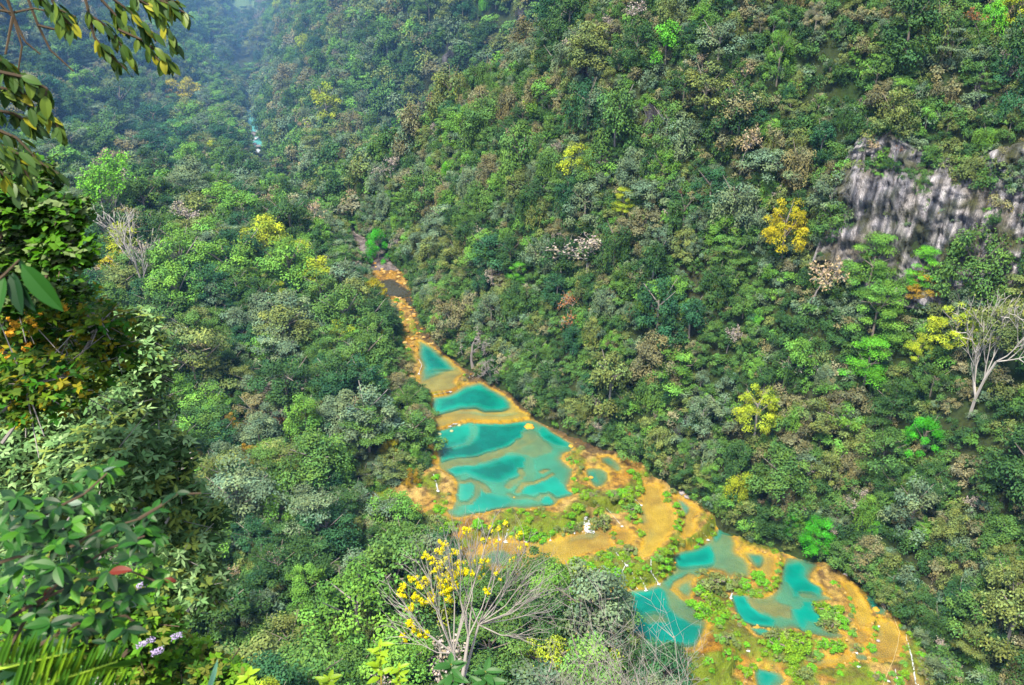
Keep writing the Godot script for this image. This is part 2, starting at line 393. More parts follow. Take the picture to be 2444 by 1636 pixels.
	pool("small yellow basin left of the bright end pool", -1.5, 0.25, c.call(G, [1380, 1085, 1420, 1015, 1520, 1050, 1535, 1090, 1495, 1160, 1400, 1145], -1.5), [])
	pool("amber basin half hidden by shrubs near the lower edge", -2.2, 0.35, c.call(G, [985, 1335, 1060, 1302, 1190, 1300, 1290, 1200, 1310, 1280, 1360, 1330, 1270, 1370, 1150, 1380, 1040, 1400, 980, 1390], -2.2), [[c.call(G, [985, 1340, 1060, 1310, 1100, 1340, 1030, 1390], -2.2), 0.6, 1.0]])
	pool("milky little basin beside the tan overflow", -2.0, 0.3, c.call(G, [1365, 1265, 1470, 1282, 1525, 1312, 1480, 1340, 1390, 1335], -2.0), [], [], 0.5)
	pool("green blue pool glimpsed through the bare branches", -3.0, 0.5, c.call(G, [420, 1390, 560, 1420, 660, 1440, 720, 1510, 600, 1640, 430, 1640, 400, 1500], -3.0), [[c.call(G, [430, 1410, 560, 1440, 650, 1480, 560, 1600, 440, 1580], -3.0), 1.6, 2.0]], [], 0.7)

func build_terraces():
	survey_pools()
	var n := NX * NZ
	floor_y.resize(n)
	pool_of.resize(n)
	pool_of.fill(-1)
	tone.resize(n)
	var ws := PackedFloat32Array()
	var wy := PackedFloat32Array()
	var near := PackedFloat32Array()
	var rim := PackedFloat32Array()
	ws.resize(n); wy.resize(n); near.resize(n); rim.resize(n)
	near.fill(99)
	rim.fill(-99)
	for pi in pools.size():
		var P: Dictionary = pools[pi]
		var o: PackedVector2Array = P.outline
		var r := cells(o, 7.0)
		for j in range(r.position.y, r.end.y + 1):
			for i in range(r.position.x, r.end.x + 1):
				var wob := nf.get_noise_2d(i * 2.2, j * 2.2) * 0.55
				var p := Vector2(GX0 + i * CELL + wob, GZ0 + j * CELL - wob)
				var d := ring_dist(o, p)
				var k := j * NX + i
				var inside := Geometry2D.is_point_in_polygon(p, o)
				if inside and (pool_of[k] < 0 or true):
					pool_of[k] = pi
					var y: float = P.y
					var dep := minf(P.shelf, 0.06 + d * 0.28)
					var fine := nf.get_noise_2d(p.x * 9, p.y * 9)
					dep += maxf(0, fine) * 0.3 * minf(P.shelf, 0.5)
					for q in P.deeps:
						if Geometry2D.is_point_in_polygon(p + Vector2(fine, -fine) * 0.5, q[0]):
							var e := ring_dist(q[0], p)
							dep = maxf(dep, P.shelf * smooth(0, 0.6, d) + q[1] * smooth(-0.15, q[2] * 0.9, e) * (1 + fine * 0.35))
					for q in P.ledges:
						var e := line_dist(q[0], p)
						var w: float = q[2] * (0.85 + fine * 0.5)
						dep = lerpf(minf(dep, q[1] + maxf(0, fine) * 0.12), dep, smooth(w * 0.75, w * 1.15, e))
					floor_y[k] = y - maxf(dep, 0.03)
				elif not inside and d < 7.0:
					var w := exp((P.y as float) * 0.9) / pow(d + 0.25, 3.0)
					ws[k] += w
					wy[k] += w * P.y
					near[k] = minf(near[k], d)
					if d < 0.9: rim[k] = maxf(rim[k], (P.y as float) + 0.1 + 0.1 * nf.get_noise_2d(i * 3.0, j * 3.0))
	for j in NZ:
		for i in NX:
			var k := j * NX + i
			if pool_of[k] >= 0: continue
			var x := GX0 + i * CELL
			var z := GZ0 + j * CELL
			var y := lev(z) + 0.3
			if ws[k] == 0 or near[k] > 4.0:
				var sd := side_of(x, z)
				if sd[0] == 0 or sd[1] < 3.0:
					y = (sd[2] as float) + 0.3 + (0.0 if sd[0] == 0 else 0.6 * (sd[1] as float))
			if ws[k] > 0:
				y = lerpf(wy[k] / ws[k] + 0.12, y, smooth(4.0, 7.0, near[k]))
			var big := nf.get_noise_2d(x * 5, z * 5)
			y += 0.45 * big * smooth(0.2, 1.5, near[k]) + 0.3 * nf.get_noise_2d(x * 18, z * 18) + 0.35 * (0.5 - absf(nf.get_noise_2d(x * 9 + 70, z * 9))) * smooth(0.2, 1.2, near[k])
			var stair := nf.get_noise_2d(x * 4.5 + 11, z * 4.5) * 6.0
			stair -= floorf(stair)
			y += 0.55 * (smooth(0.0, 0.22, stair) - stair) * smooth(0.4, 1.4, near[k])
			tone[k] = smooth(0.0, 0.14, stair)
			if rim[k] > -50: y = maxf(y, rim[k])
			floor_y[k] = y
	# drop the rock away from the banks so that it dives under the forest floor
	var alive := PackedByteArray()
	alive.resize(n)
	for j in NZ:
		for i in NX:
			var k := j * NX + i
			if pool_of[k] >= 0:
				alive[k] = 1
				continue
			var x := GX0 + i * CELL
			var z := GZ0 + j * CELL
			if Geometry2D.is_point_in_polygon(Vector2(x, z), RIVER): alive[k] = 1
			elif near[k] < 3.0: alive[k] = 1
			elif line_dist(PR, Vector2(x, z)) < 2.0: alive[k] = 1
	# mesh
	var v := PackedVector3Array()
	var c := PackedColorArray()
	var nn := PackedVector3Array()
	var idx := PackedInt32Array()
	var id := PackedInt32Array()
	id.resize(n)
	id.fill(-1)
	var ochre := Color(0.25, 0.125, 0.005)
	var gold := Color(0.34, 0.205, 0.006)
	var cream := Color(0.36, 0.25, 0.075)
	var brown := Color(0.08, 0.045, 0.016)
	var sand := Color(0.22, 0.2, 0.07)
	var mossy := Color(0.12, 0.17, 0.008)
	for j in NZ:
		for i in NX:
			var k := j * NX + i
			if alive[k] == 0: continue
			id[k] = v.size()
			var x := GX0 + i * CELL
			var z := GZ0 + j * CELL
			v.append(Vector3(x, floor_y[k], z))
			var i0 := maxi(i - 1, 0)
			var i1 := mini(i + 1, NX - 1)
			var j0 := maxi(j - 1, 0)
			var j1 := mini(j + 1, NZ - 1)
			var sx := (floor_y[j * NX + i1] - floor_y[j * NX + i0]) / (CELL * (i1 - i0))
			var sz := (floor_y[j1 * NX + i] - floor_y[j0 * NX + i]) / (CELL * (j1 - j0))
			nn.append(Vector3(-sx, 1, -sz).normalized())
			var q1 := nc.get_noise_2d(x * 4, z * 4)
			var q2 := nf.get_noise_2d(x * 14 + 300, z * 14)
			var col: Color
			if pool_of[k] >= 0:
				var P: Dictionary = pools[pool_of[k]]
				var dep: float = P.y - floor_y[k]
				col = ochre.lerp(gold, clampf(0.5 + q1 * 1.3, 0, 1)).lerp(sand, clampf(q2 * 1.2 - 0.1, 0, 0.6) * (0.4 if (P.warm as float) >= 0.9 else 1.0))
				col = sand.lerp(col, clampf((P.warm as float) * (1.25 - dep * 0.5), 0, 1))
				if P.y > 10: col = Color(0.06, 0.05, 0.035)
				col = scl(col, (1.3 if (P.warm as float) >= 0.9 else 1.0) * (1.0 + (0.34 if (P.warm as float) >= 0.9 else 0.4) * q2))
			else:
				col = cream.lerp(ochre, clampf(0.45 + q1 * 1.5, 0, 1)).lerp(brown, clampf(q2 * 2.4 + 0.02, 0, 0.85))
				var far_off := smooth(0.5, 1.6, near[k] + q2 * 1.2)
				col = cream.lerp(gold, clampf(0.65 + q2, 0, 1)).lerp(brown, clampf(-q2 * 2.0 - 0.15, 0, 0.7)).lerp(col, far_off)
				if z > -262: col = col.lerp(mossy.lerp(brown, clampf(0.3 + q2, 0, 0.7)), far_off * smooth(-0.12, 0.14, nc.get_noise_2d(x * 6 + 33, z * 6) + (0.12 if z > -160 else -0.08)))
				var steep := Vector2(sx, sz).length()
				col = col.lerp(mossy, smooth(0.5, 1.2, steep) * clampf(0.8 + q1 * 1.4, 0, 1))
				if z < -287: col = Color(0.085, 0.07, 0.068).lerp(Color(0.19, 0.165, 0.16), clampf(0.4 + q2 * 1.6, 0, 1))
				elif z < -262: col = ochre.lerp(cream, 0.25 + 0.5 * q1).lerp(brown, clampf(0.25 + q2 * 1.6, 0, 0.85))
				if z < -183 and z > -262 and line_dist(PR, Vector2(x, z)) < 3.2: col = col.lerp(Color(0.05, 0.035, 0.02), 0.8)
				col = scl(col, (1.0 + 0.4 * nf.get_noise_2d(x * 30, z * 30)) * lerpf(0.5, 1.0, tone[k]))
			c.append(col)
	for j in NZ - 1:
		for i in NX - 1:
			var a := id[j * NX + i]
			var b := id[j * NX + i + 1]
			var d := id[(j + 1) * NX + i]
			var e := id[(j + 1) * NX + i + 1]
			if a < 0 or b < 0 or d < 0 or e < 0: continue
			if (i + j) % 2 == 0:
				idx.append_array([a, b, e, a, e, d])
			else:
				idx.append_array([a, b, d, b, e, d])
	var arr := []
	arr.resize(Mesh.ARRAY_MAX)
	arr[Mesh.ARRAY_VERTEX] = v
	arr[Mesh.ARRAY_COLOR] = c
	arr[Mesh.ARRAY_NORMAL] = nn
	arr[Mesh.ARRAY_INDEX] = idx
	var m := ArrayMesh.new()
	m.add_surface_from_arrays(Mesh.PRIMITIVE_TRIANGLES, arr)
	var rock := plain_mat("travertine", Color(1, 1, 1), 0.8)
	rock.albedo_texture = speckle(5, 0.045, 0.55, 1.0)
	rock.uv1_triplanar = true
	rock.uv1_world_triplanar = true
	rock.uv1_scale = Vector3.ONE * 0.16
	rock.heightmap_enabled = true
	rock.heightmap_texture = speckle(9, 0.03, 0.0, 1.0)
	rock.heightmap_scale = 26.0
	tag(part("ground", m, rock, self), "orange and cream travertine terraces stepping down the river", "terraces", "", "structure")
	# water: one sheet per pool, dense over deep floor and clear over shallow floor
	var wm := StandardMaterial3D.new()
	wm.resource_name = "pool_water"
	wm.transparency = BaseMaterial3D.TRANSPARENCY_ALPHA
	wm.vertex_color_use_as_albedo = true
	wm.roughness = 0.27
	wm.metallic_specular = 0.3
	wm.heightmap_enabled = true
	wm.heightmap_texture = speckle(21, 0.02, 0.0, 1.0)
	wm.heightmap_scale = 3.0
	wm.uv1_triplanar = true
	wm.uv1_world_triplanar = true
	wm.uv1_scale = Vector3.ONE * 0.25
	for pi in pools.size():
		var P: Dictionary = pools[pi]
		var r := cells(P.outline, 2.0)
		var ids := {}
		var wv := PackedVector3Array()
		var wc := PackedColorArray()
		var wi := PackedInt32Array()
		for j in range(r.position.y, r.end.y):
			for i in range(r.position.x, r.end.x):
				var any := false
				for q in [0, 1, NX, NX + 1]:
					if pool_of[j * NX + i + q] == pi: any = true
				if not any: continue
				var quad := []
				for q in [0, 1, NX, NX + 1]:
					var k: int = j * NX + i + q
					if not ids.has(k):
						ids[k] = wv.size()
						var x := GX0 + (k % NX) * CELL
						var z := GZ0 + (k / NX) * CELL
						wv.append(Vector3(x, P.y, z))
						var dep := maxf(0.0, (P.y as float) - floor_y[k]) if pool_of[k] == pi else 0.02
						var al := 1.0 - exp(-dep * lerpf(2.9, 0.65, smooth(0.7, 1.0, P.warm)))
						var tq := nc.get_noise_2d(x * 2.5 + 90, z * 2.5) + 0.7 * nf.get_noise_2d(x * 7, z * 7 + 40)
						var deep := Color(0.0, 0.070, 0.050).lerp(Color(0.0, 0.115, 0.082), clampf(0.5 + tq, 0, 1))
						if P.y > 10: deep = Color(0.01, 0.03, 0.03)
						elif P.y > 7.5: deep = deep.lerp(Color(0.0, 0.05, 0.05), 0.6)
						elif P.y < 0.5: deep = deep.lerp(Color(0.0, 0.12, 0.10), 0.5)
						var mid := Color(0.028, 0.115, 0.072)
						var col := mid.lerp(Color(0.008, 0.108, 0.082), smooth(0.3, 1.2, dep)).lerp(deep, smooth(1.0, 2.6, dep)).lerp(Color(0.0, 0.055, 0.048), 0.75 * smooth(2.4, 4.2, dep + tq))
						col = scl(col, 1.0 + 0.3 * tq)
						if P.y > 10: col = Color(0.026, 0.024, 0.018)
						wc.append(Color(col.r, col.g, col.b, clampf(al, 0.03, 0.93)))
					quad.append(ids[k])
				wi.append_array([quad[0], quad[1], quad[3], quad[0], quad[3], quad[2]])
		if wv.is_empty(): continue
		var wa := []
		wa.resize(Mesh.ARRAY_MAX)
		var wn := PackedVector3Array()
		wn.resize(wv.size())
		wn.fill(Vector3.UP)
		wa[Mesh.ARRAY_VERTEX] = wv
		wa[Mesh.ARRAY_COLOR] = wc
		wa[Mesh.ARRAY_NORMAL] = wn
		wa[Mesh.ARRAY_INDEX] = wi
		var w := ArrayMesh.new()
		w.add_surface_from_arrays(Mesh.PRIMITIVE_TRIANGLES, wa)
		tag(part("water", w, wm, self), P.label, "water", "", "structure")

func rock_y(x: float, z: float) -> float:
	var i := clampi(int(round((x - GX0) / CELL)), 0, NX - 1)
	var j := clampi(int(round((z - GZ0) / CELL)), 0, NZ - 1)
	return floor_y[j * NX + i]

func level_at(x: float, z: float) -> float:     # the water level, or the rock where it is dry
	var i := clampi(int(round((x - GX0) / CELL)), 0, NX - 1)
	var j := clampi(int(round((z - GZ0) / CELL)), 0, NZ - 1)
	var k := j * NX + i
	return (pools[pool_of[k]].y as float) if pool_of[k] >= 0 else floor_y[k]

func on_rock(px: float, py: float) -> Vector3:   # where that line of sight meets the terraces
	var d := ray(px, py)
	var t := (14.0 - EYE.y) / d.y
	while t < 700.0:
		var p := EYE + d * t
		if p.y <= level_at(p.x, p.z): return p
		t += 0.25
	return ground(px, py, 0)

func build_terrain():
	var v := PackedVector3Array()
	var c := PackedColorArray()
	var idx := PackedInt32Array()
	var rows := 320
	var cols := 280
	for j in rows:
		var r := 7.0 * pow(1500.0 / 7.0, float(j) / (rows - 1))
		for i in cols:
			var a := deg_to_rad(lerpf(-56.0, 56.0, float(i) / (cols - 1)))
			var x := sin(a) * r
			var z := -cos(a) * r
			var y := H(x, z)
			v.append(Vector3(x, y, z))
			var q := nc.get_noise_2d(x * 3, z * 3)
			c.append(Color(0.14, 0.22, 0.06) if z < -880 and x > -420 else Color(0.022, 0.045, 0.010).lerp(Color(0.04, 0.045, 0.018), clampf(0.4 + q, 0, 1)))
	for j in rows - 1:
		for i in cols - 1:
			var a := j * cols + i
			idx.append_array([a, a + cols, a + 1, a + 1, a + cols, a + cols + 1])
	var st := SurfaceTool.new()
	var arr := []
	arr.resize(Mesh.ARRAY_MAX)
	arr[Mesh.ARRAY_VERTEX] = v
	arr[Mesh.ARRAY_COLOR] = c
	arr[Mesh.ARRAY_INDEX] = idx
	var m := ArrayMesh.new()
	m.add_surface_from_arrays(Mesh.PRIMITIVE_TRIANGLES, arr)
	st.create_from(m, 0)
	st.generate_normals()
	var mat := plain_mat("forest_floor", Color(1, 1, 1), 1.0)
	mat.albedo_texture = speckle(31, 0.02, 0.4, 1.0)
	mat.uv1_triplanar = true
	mat.uv1_world_triplanar = true
	mat.uv1_scale = Vector3.ONE * 0.1
	tag(part("terrain", st.commit(), mat, self), "dark forest floor of the valley and its steep mountainsides", "terrain", "", "structure")

# ------------------------------------------------------------------ vegetation shapes
# every crown is many small leaf faces on the shells of leaf clumps; a vertex colour tells clump and leaf tone, the material or the copy gives the hue
func crown_soup(S: Soup, o: Dictionary):
	var R: float = o.r
	var hgt: float = o.h
	var base: float = o.base
	var lobes := []
	var nl: int = o.lobes
	for i in nl:
		var d := rdir()
		d.y = absf(d.y) * 1.3 - 0.42
		var k := pow(rnd(0.25, 1.0), 0.4)
		var flat: float = o.get("flat", 0.8)
		var lr: float = (o.lobe_r as float) * rnd(0.65, 1.3)
		var p := Vector3(d.x * R * k, base + (hgt - base) * clampf(0.30 + 0.62 * d.y * k, 0.05, 1.0), d.z * R * k)
		if o.get("tiers", 0) > 0:
			p.y = base + (hgt - base) * (floorf(rnd(0, o.tiers)) + rnd(0, 0.25) + 0.2) / (o.tiers as float)
			var taper := 1.0 - 0.55 * (p.y - base) / (hgt - base)
			p.x *= taper
			p.z *= taper
		lobes.append([p, lr, flat, rnd(0.5, 1.0), rnd(-1, 1)])
	var n: int = o.n
	var size: float = o.leaf
	for i in n:
		var L: Array = lobes[rng.randi() % nl]
		var d := rdir()
		if d.y < -0.25 and rng.randf() < 0.75: d.y = -d.y
		var sh := pow(rng.randf(), 0.3) * (L[1] as float)
		var p: Vector3 = L[0] + Vector3(d.x * sh, d.y * sh * (L[2] as float), d.z * sh)
		var nrm := (d * 0.8 + Vector3(0, 0.65, 0) + rdir() * 0.75).normalized()
		var tone: float = (L[3] as float) * rnd(0.6, 1.0)
		var warm := clampf(0.5 + 0.35 * (L[4] as float) + rnd(-0.25, 0.25), 0, 1)
		var col := Color(tone * lerpf(0.72, 1.0, warm), tone, tone * lerpf(1.0, 0.65, warm))
		if o.has("flower") and L[3] > 1.0 - 0.5 * (o.flower as float) and d.y > 0.0:
			col = Color(1, 0.72, 0.05)
		S.leaf(p, nrm, rdir(), size * rnd(0.7, 1.4), size * rnd(0.45, 0.75), col)
	if o.get("vines", 0) > 0:
		for i in int(o.vines):
			var L: Array = lobes[rng.randi() % nl]
			var a := rnd(0, TAU)
			var p: Vector3 = L[0] + Vector3(cos(a), -0.2, sin(a)) * (L[1] as float) * 0.9
			var ln := rnd(0.3, 0.95) * maxf(p.y - 0.3, 0.5)
			var steps := int(ln / (size * 0.55)) + 2
			var tone := rnd(0.45, 0.9)
			for s in steps:
				var q := p + Vector3(rnd(-.3, .3), -ln * s / steps, rnd(-.3, .3))
				S.leaf(q, (Vector3(cos(a), 0.35, sin(a)) + rdir() * 0.5).normalized(), Vector3(0, -1, 0) + rdir() * 0.4, size * rnd(0.8, 1.4), size * rnd(0.5, 0.8), Color(tone * 0.95, tone, tone * 0.7))

func limbs(S: Soup, p: Vector3, dir: Vector3, ln: float, r: float, depth: int, o: Dictionary, tips: Array):
	var segs := 3 if depth > 1 else 2
	var q := p
	var d := dir.normalized()
	var rr := r
	var bend: float = o.get("bend", 0.22)
	var lift: float = o.get("lift", 0.12)
	for s in segs:
		var nq := q + d * ln / segs
		var nr := r * lerpf(1.0, o.get("taper", 0.55), float(s + 1) / segs)
		S.tube(q, nq, rr, nr, 5 if r > 0.08 else 3, grey(rnd(0.75, 1.0)))
		if depth > 0 and s > 0 or depth == 0 and s == 1:
			tips.append(nq)
		if depth > 0 and (s > 0 or ln > 3.0):
			var kids: int = o.get("kids", 2)
			for k in kids:
				if rng.randf() < o.get("fork", 0.85):
					var sd: Vector3 = (d + rdir() * (o.get("spread", 0.95) as float)).normalized()
					sd = (sd + Vector3(0, lift, 0)).normalized()
					limbs(S, nq, sd, ln * rnd(0.5, 0.75), maxf(nr * 0.62, o.get("twig", 0.03)), depth - 1, o, tips)
		q = nq
		rr = nr
		d = (d + rdir() * bend + Vector3(0, lift * 0.5, 0)).normalized()
	tips.append(q)

var kinds := {}                           # kind -> list of {crown, trunk, r, h}

func make_kind(called: String, o: Dictionary, variants: int):
	kinds[called] = []
	for i in variants:
		var S := Soup.new()
		var T := Soup.new()
		var q := o.duplicate()
		var tips := []
		if o.get("bare", false):
			limbs(T, Vector3.ZERO, Vector3(rnd(-.15, .15), 1, rnd(-.15, .15)), o.h * o.get("bole", 0.4), o.get("girth", 0.2), int(o.get("depth", 4)), o, tips)
			if o.n > 0:
				for k in int(o.n):
					var t: Vector3 = tips[rng.randi() % tips.size()]
					while o.has("top") and t.y < (o.h as float) * (o.top as float): t = tips[rng.randi() % tips.size()]
					var tone := rnd(0.55, 1.0)
					S.leaf(t + rdir() * rnd(0, o.get("fluff", 0.5)), (rdir() + Vector3(0, .6, 0)).normalized(), rdir(), o.leaf * rnd(.7, 1.3), o.leaf * rnd(.45, .7), Color(tone, tone * rnd(0.85, 1.0), tone * rnd(.6, 1.0)))
		else:
			q.r = o.r * rnd(0.9, 1.15)
			q.h = o.h * rnd(0.9, 1.12)
			crown_soup(S, q)
			var top := Vector3(rnd(-.4, .4), q.h * 0.6, rnd(-.4, .4))
			T.tube(Vector3(0, -2.5, 0), top, 0.26, 0.12, 6, grey(0.9))
			for k in 5:
				var a := TAU * k / 5 + rnd(-.4, .4)
				T.tube(top * rnd(0.6, 1.0), Vector3(cos(a) * q.r * 0.65, q.h * rnd(0.6, 0.85), sin(a) * q.r * 0.65), 0.1, 0.04, 4, grey(0.85))
		if o.get("bare", false):
			var box: AABB = T.mesh().get_aabb()
			q.h = box.end.y
			q.r = maxf(box.size.x, box.size.z) * 0.5
		kinds[called].append({"crown": S.mesh() if S.v.size() else null, "trunk": T.mesh(), "r": q.get("r", 4.0), "h": q.h})

func make_kinds():
	rng.seed = 11
	make_kind("dome", {"r": 4.6, "h": 8.6, "base": 0.6, "lobes": 38, "lobe_r": 1.35, "n": 5600, "leaf": 0.36}, 3)
	make_kind("broken", {"r": 4.8, "h": 8.2, "base": 0.8, "lobes": 28, "lobe_r": 1.2, "n": 3900, "leaf": 0.36, "flat": 0.7}, 3)
	make_kind("tall", {"r": 3.4, "h": 10.5, "base": 0.4, "lobes": 34, "lobe_r": 1.2, "n": 4600, "leaf": 0.36}, 2)
	make_kind("tiered", {"r": 5.2, "h": 8.5, "base": 1.8, "lobes": 24, "lobe_r": 1.9, "n": 4600, "leaf": 0.36, "flat": 0.22, "tiers": 4}, 2)
	make_kind("viny", {"r": 2.9, "h": 8.0, "base": 1, "lobes": 16, "lobe_r": 1.3, "n": 2800, "leaf": 0.32, "vines": 110}, 3)
	make_kind("bush", {"r": 2.1, "h": 2.5, "base": 0.0, "lobes": 10, "lobe_r": 0.85, "n": 900, "leaf": 0.3}, 3)
	make_kind("flowery", {"r": 4.2, "h": 7.8, "base": 2, "lobes": 22, "lobe_r": 1.25, "n": 3200, "leaf": 0.34, "flat": 0.5}, 2)
	make_kind("twiggy", {"h": 6.5, "bare": true, "depth": 4, "bole": 0.42, "girth": 0.16, "kids": 2, "fork": 0.8, "spread": 1.1, "lift": 0.1, "twig": 0.035, "n": 420, "leaf": 0.34, "fluff": 0.6}, 3)
	make_kind("fine_dome", {"r": 4.6, "h": 8.6, "base": 0.6, "lobes": 44, "lobe_r": 1.2, "n": 12000, "leaf": 0.22}, 2)
	make_kind("fine_tiered", {"r": 5.2, "h": 8.5, "base": 1.6, "lobes": 44, "lobe_r": 1.5, "n": 11000, "leaf": 0.22, "flat": 0.38, "tiers": 5}, 2)
	make_kind("fine_flowery", {"r": 4.2, "h": 7.8, "base": 1.8, "lobes": 40, "lobe_r": 0.95, "n": 7500, "leaf": 0.21, "flat": 0.55}, 2)
	# finer leaves for what stands near the lookout
	make_kind("near_dome", {"r": 3.9, "h": 7.4, "base": 1.2, "lobes": 46, "lobe_r": 1.05, "n": 11000, "leaf": 0.25}, 3)
	make_kind("near_loose", {"r": 4.0, "h": 7.8, "base": 1.4, "lobes": 34, "lobe_r": 0.95, "n": 8000, "leaf": 0.24, "flat": 0.7}, 3)
	make_kind("near_viny", {"r": 3.0, "h": 7.6, "base": 2.0, "lobes": 24, "lobe_r": 1.0, "n": 6500, "leaf": 0.22, "vines": 160}, 2)
	make_kind("near_bush", {"r": 2.0, "h": 2.6, "base": 0.0, "lobes": 18, "lobe_r": 0.7, "n": 3000, "leaf": 0.17}, 2)
	make_kind("tuft", {"r": 1.0, "h": 0.9, "base": 0.0, "lobes": 14, "lobe_r": 0.36, "n": 900, "leaf": 0.2}, 3)

const HUES := {
	"dark green": Color(0.044, 0.094, 0.032), "deep blue green": Color(0.034, 0.096, 0.046), "mid green": Color(0.084, 0.158, 0.042), "grey green": Color(0.13, 0.175, 0.115),
	"light green": Color(0.125, 0.25, 0.045), "fresh bright green": Color(0.115, 0.34, 0.03), "olive green": Color(0.15, 0.175, 0.06), "brownish green": Color(0.18, 0.155, 0.09),
	"yellow green": Color(0.33, 0.37, 0.03), "golden yellow": Color(0.4, 0.31, 0.015), "orange flecked": Color(0.3, 0.17, 0.02), "pale grey": Color(0.25, 0.235, 0.235), "silvery tan": Color(0.26, 0.22, 0.15), "rusty": Color(0.22, 0.11, 0.05),
	"moss green": Color(0.15, 0.26, 0.015), "fern green": Color(0.12, 0.31, 0.018), "vivid green": Color(0.06, 0.33, 0.02)
}
func hue_mat(h: String) -> StandardMaterial3D: return leaf_mat("leaves " + h, HUES[h], 0.3)
func bark(h := "grey") -> StandardMaterial3D:
	return plain_mat("bark " + h, {"grey": Color(0.14, 0.12, 0.10), "pale": Color(0.17, 0.155, 0.145), "white": Color(0.25, 0.235, 0.225), "dark": Color(0.05, 0.035, 0.022), "twig": Color(0.16, 0.145, 0.14)}[h])

func plant_tree(called: String, kind: String, variant: int, hue: String, at: Vector3, size: float, turn: float, label: String, category: String, group := "", stretch := 1.0, bark_of := "grey") -> Node3D:
	var K: Dictionary = kinds[kind][variant % kinds[kind].size()]
	var o := thing(called, at, label, category, group)
	o.rotation.y = turn
	o.scale = Vector3(size, size * stretch, size)
	part("trunk", K.trunk, bark(bark_of), o)
	if K.crown: part("crown", K.crown, hue_mat(hue), o)
	return o

# ------------------------------------------------------------------ the forest
var spots := []                            # everything that grows: {p, kind, variant, hue, s, st, turn, seen}
var kept := []                             # clearings round named trees and the cliff: [position, radius]

func view_px(p: Vector3) -> Vector3:       # where it falls in the photograph, and its depth
	var q := p - EYE
	var a := deg_to_rad(PITCH)
	var dz := q.y * -sin(a) + q.z * -cos(a)
	var dy := q.y * cos(a) + q.z * -sin(a)
	var f := 818.0 / tan(deg_to_rad(FOV / 2))
	return Vector3(1222 + f * q.x / maxf(dz, .1), 818 - f * dy / maxf(dz, .1), dz)

func cleared(p: Vector3) -> bool:
	for k in kept:
		if Vector2(p.x - k[0].x, p.z - k[0].z).length() < k[1]: return true
	return false

func wet(p: Vector3) -> bool:
	if p.x < GX0 or p.z < GZ0 or p.x > GX0 + NX * CELL or p.z > GZ0 + NZ * CELL: return false
	var k := clampi(int((p.z - GZ0) / CELL), 0, NZ - 1) * NX + clampi(int((p.x - GX0) / CELL), 0, NX - 1)
	return pool_of[k] >= 0

func pick(table: Array) -> Variant:        # [weight, value, weight, value ...]
	var sum := 0.0
	for i in range(0, table.size(), 2): sum += table[i]
	var r := rng.randf() * sum
	for i in range(0, table.size(), 2):
		r -= table[i]
		if r <= 0: return table[i + 1]
	return table[-1]

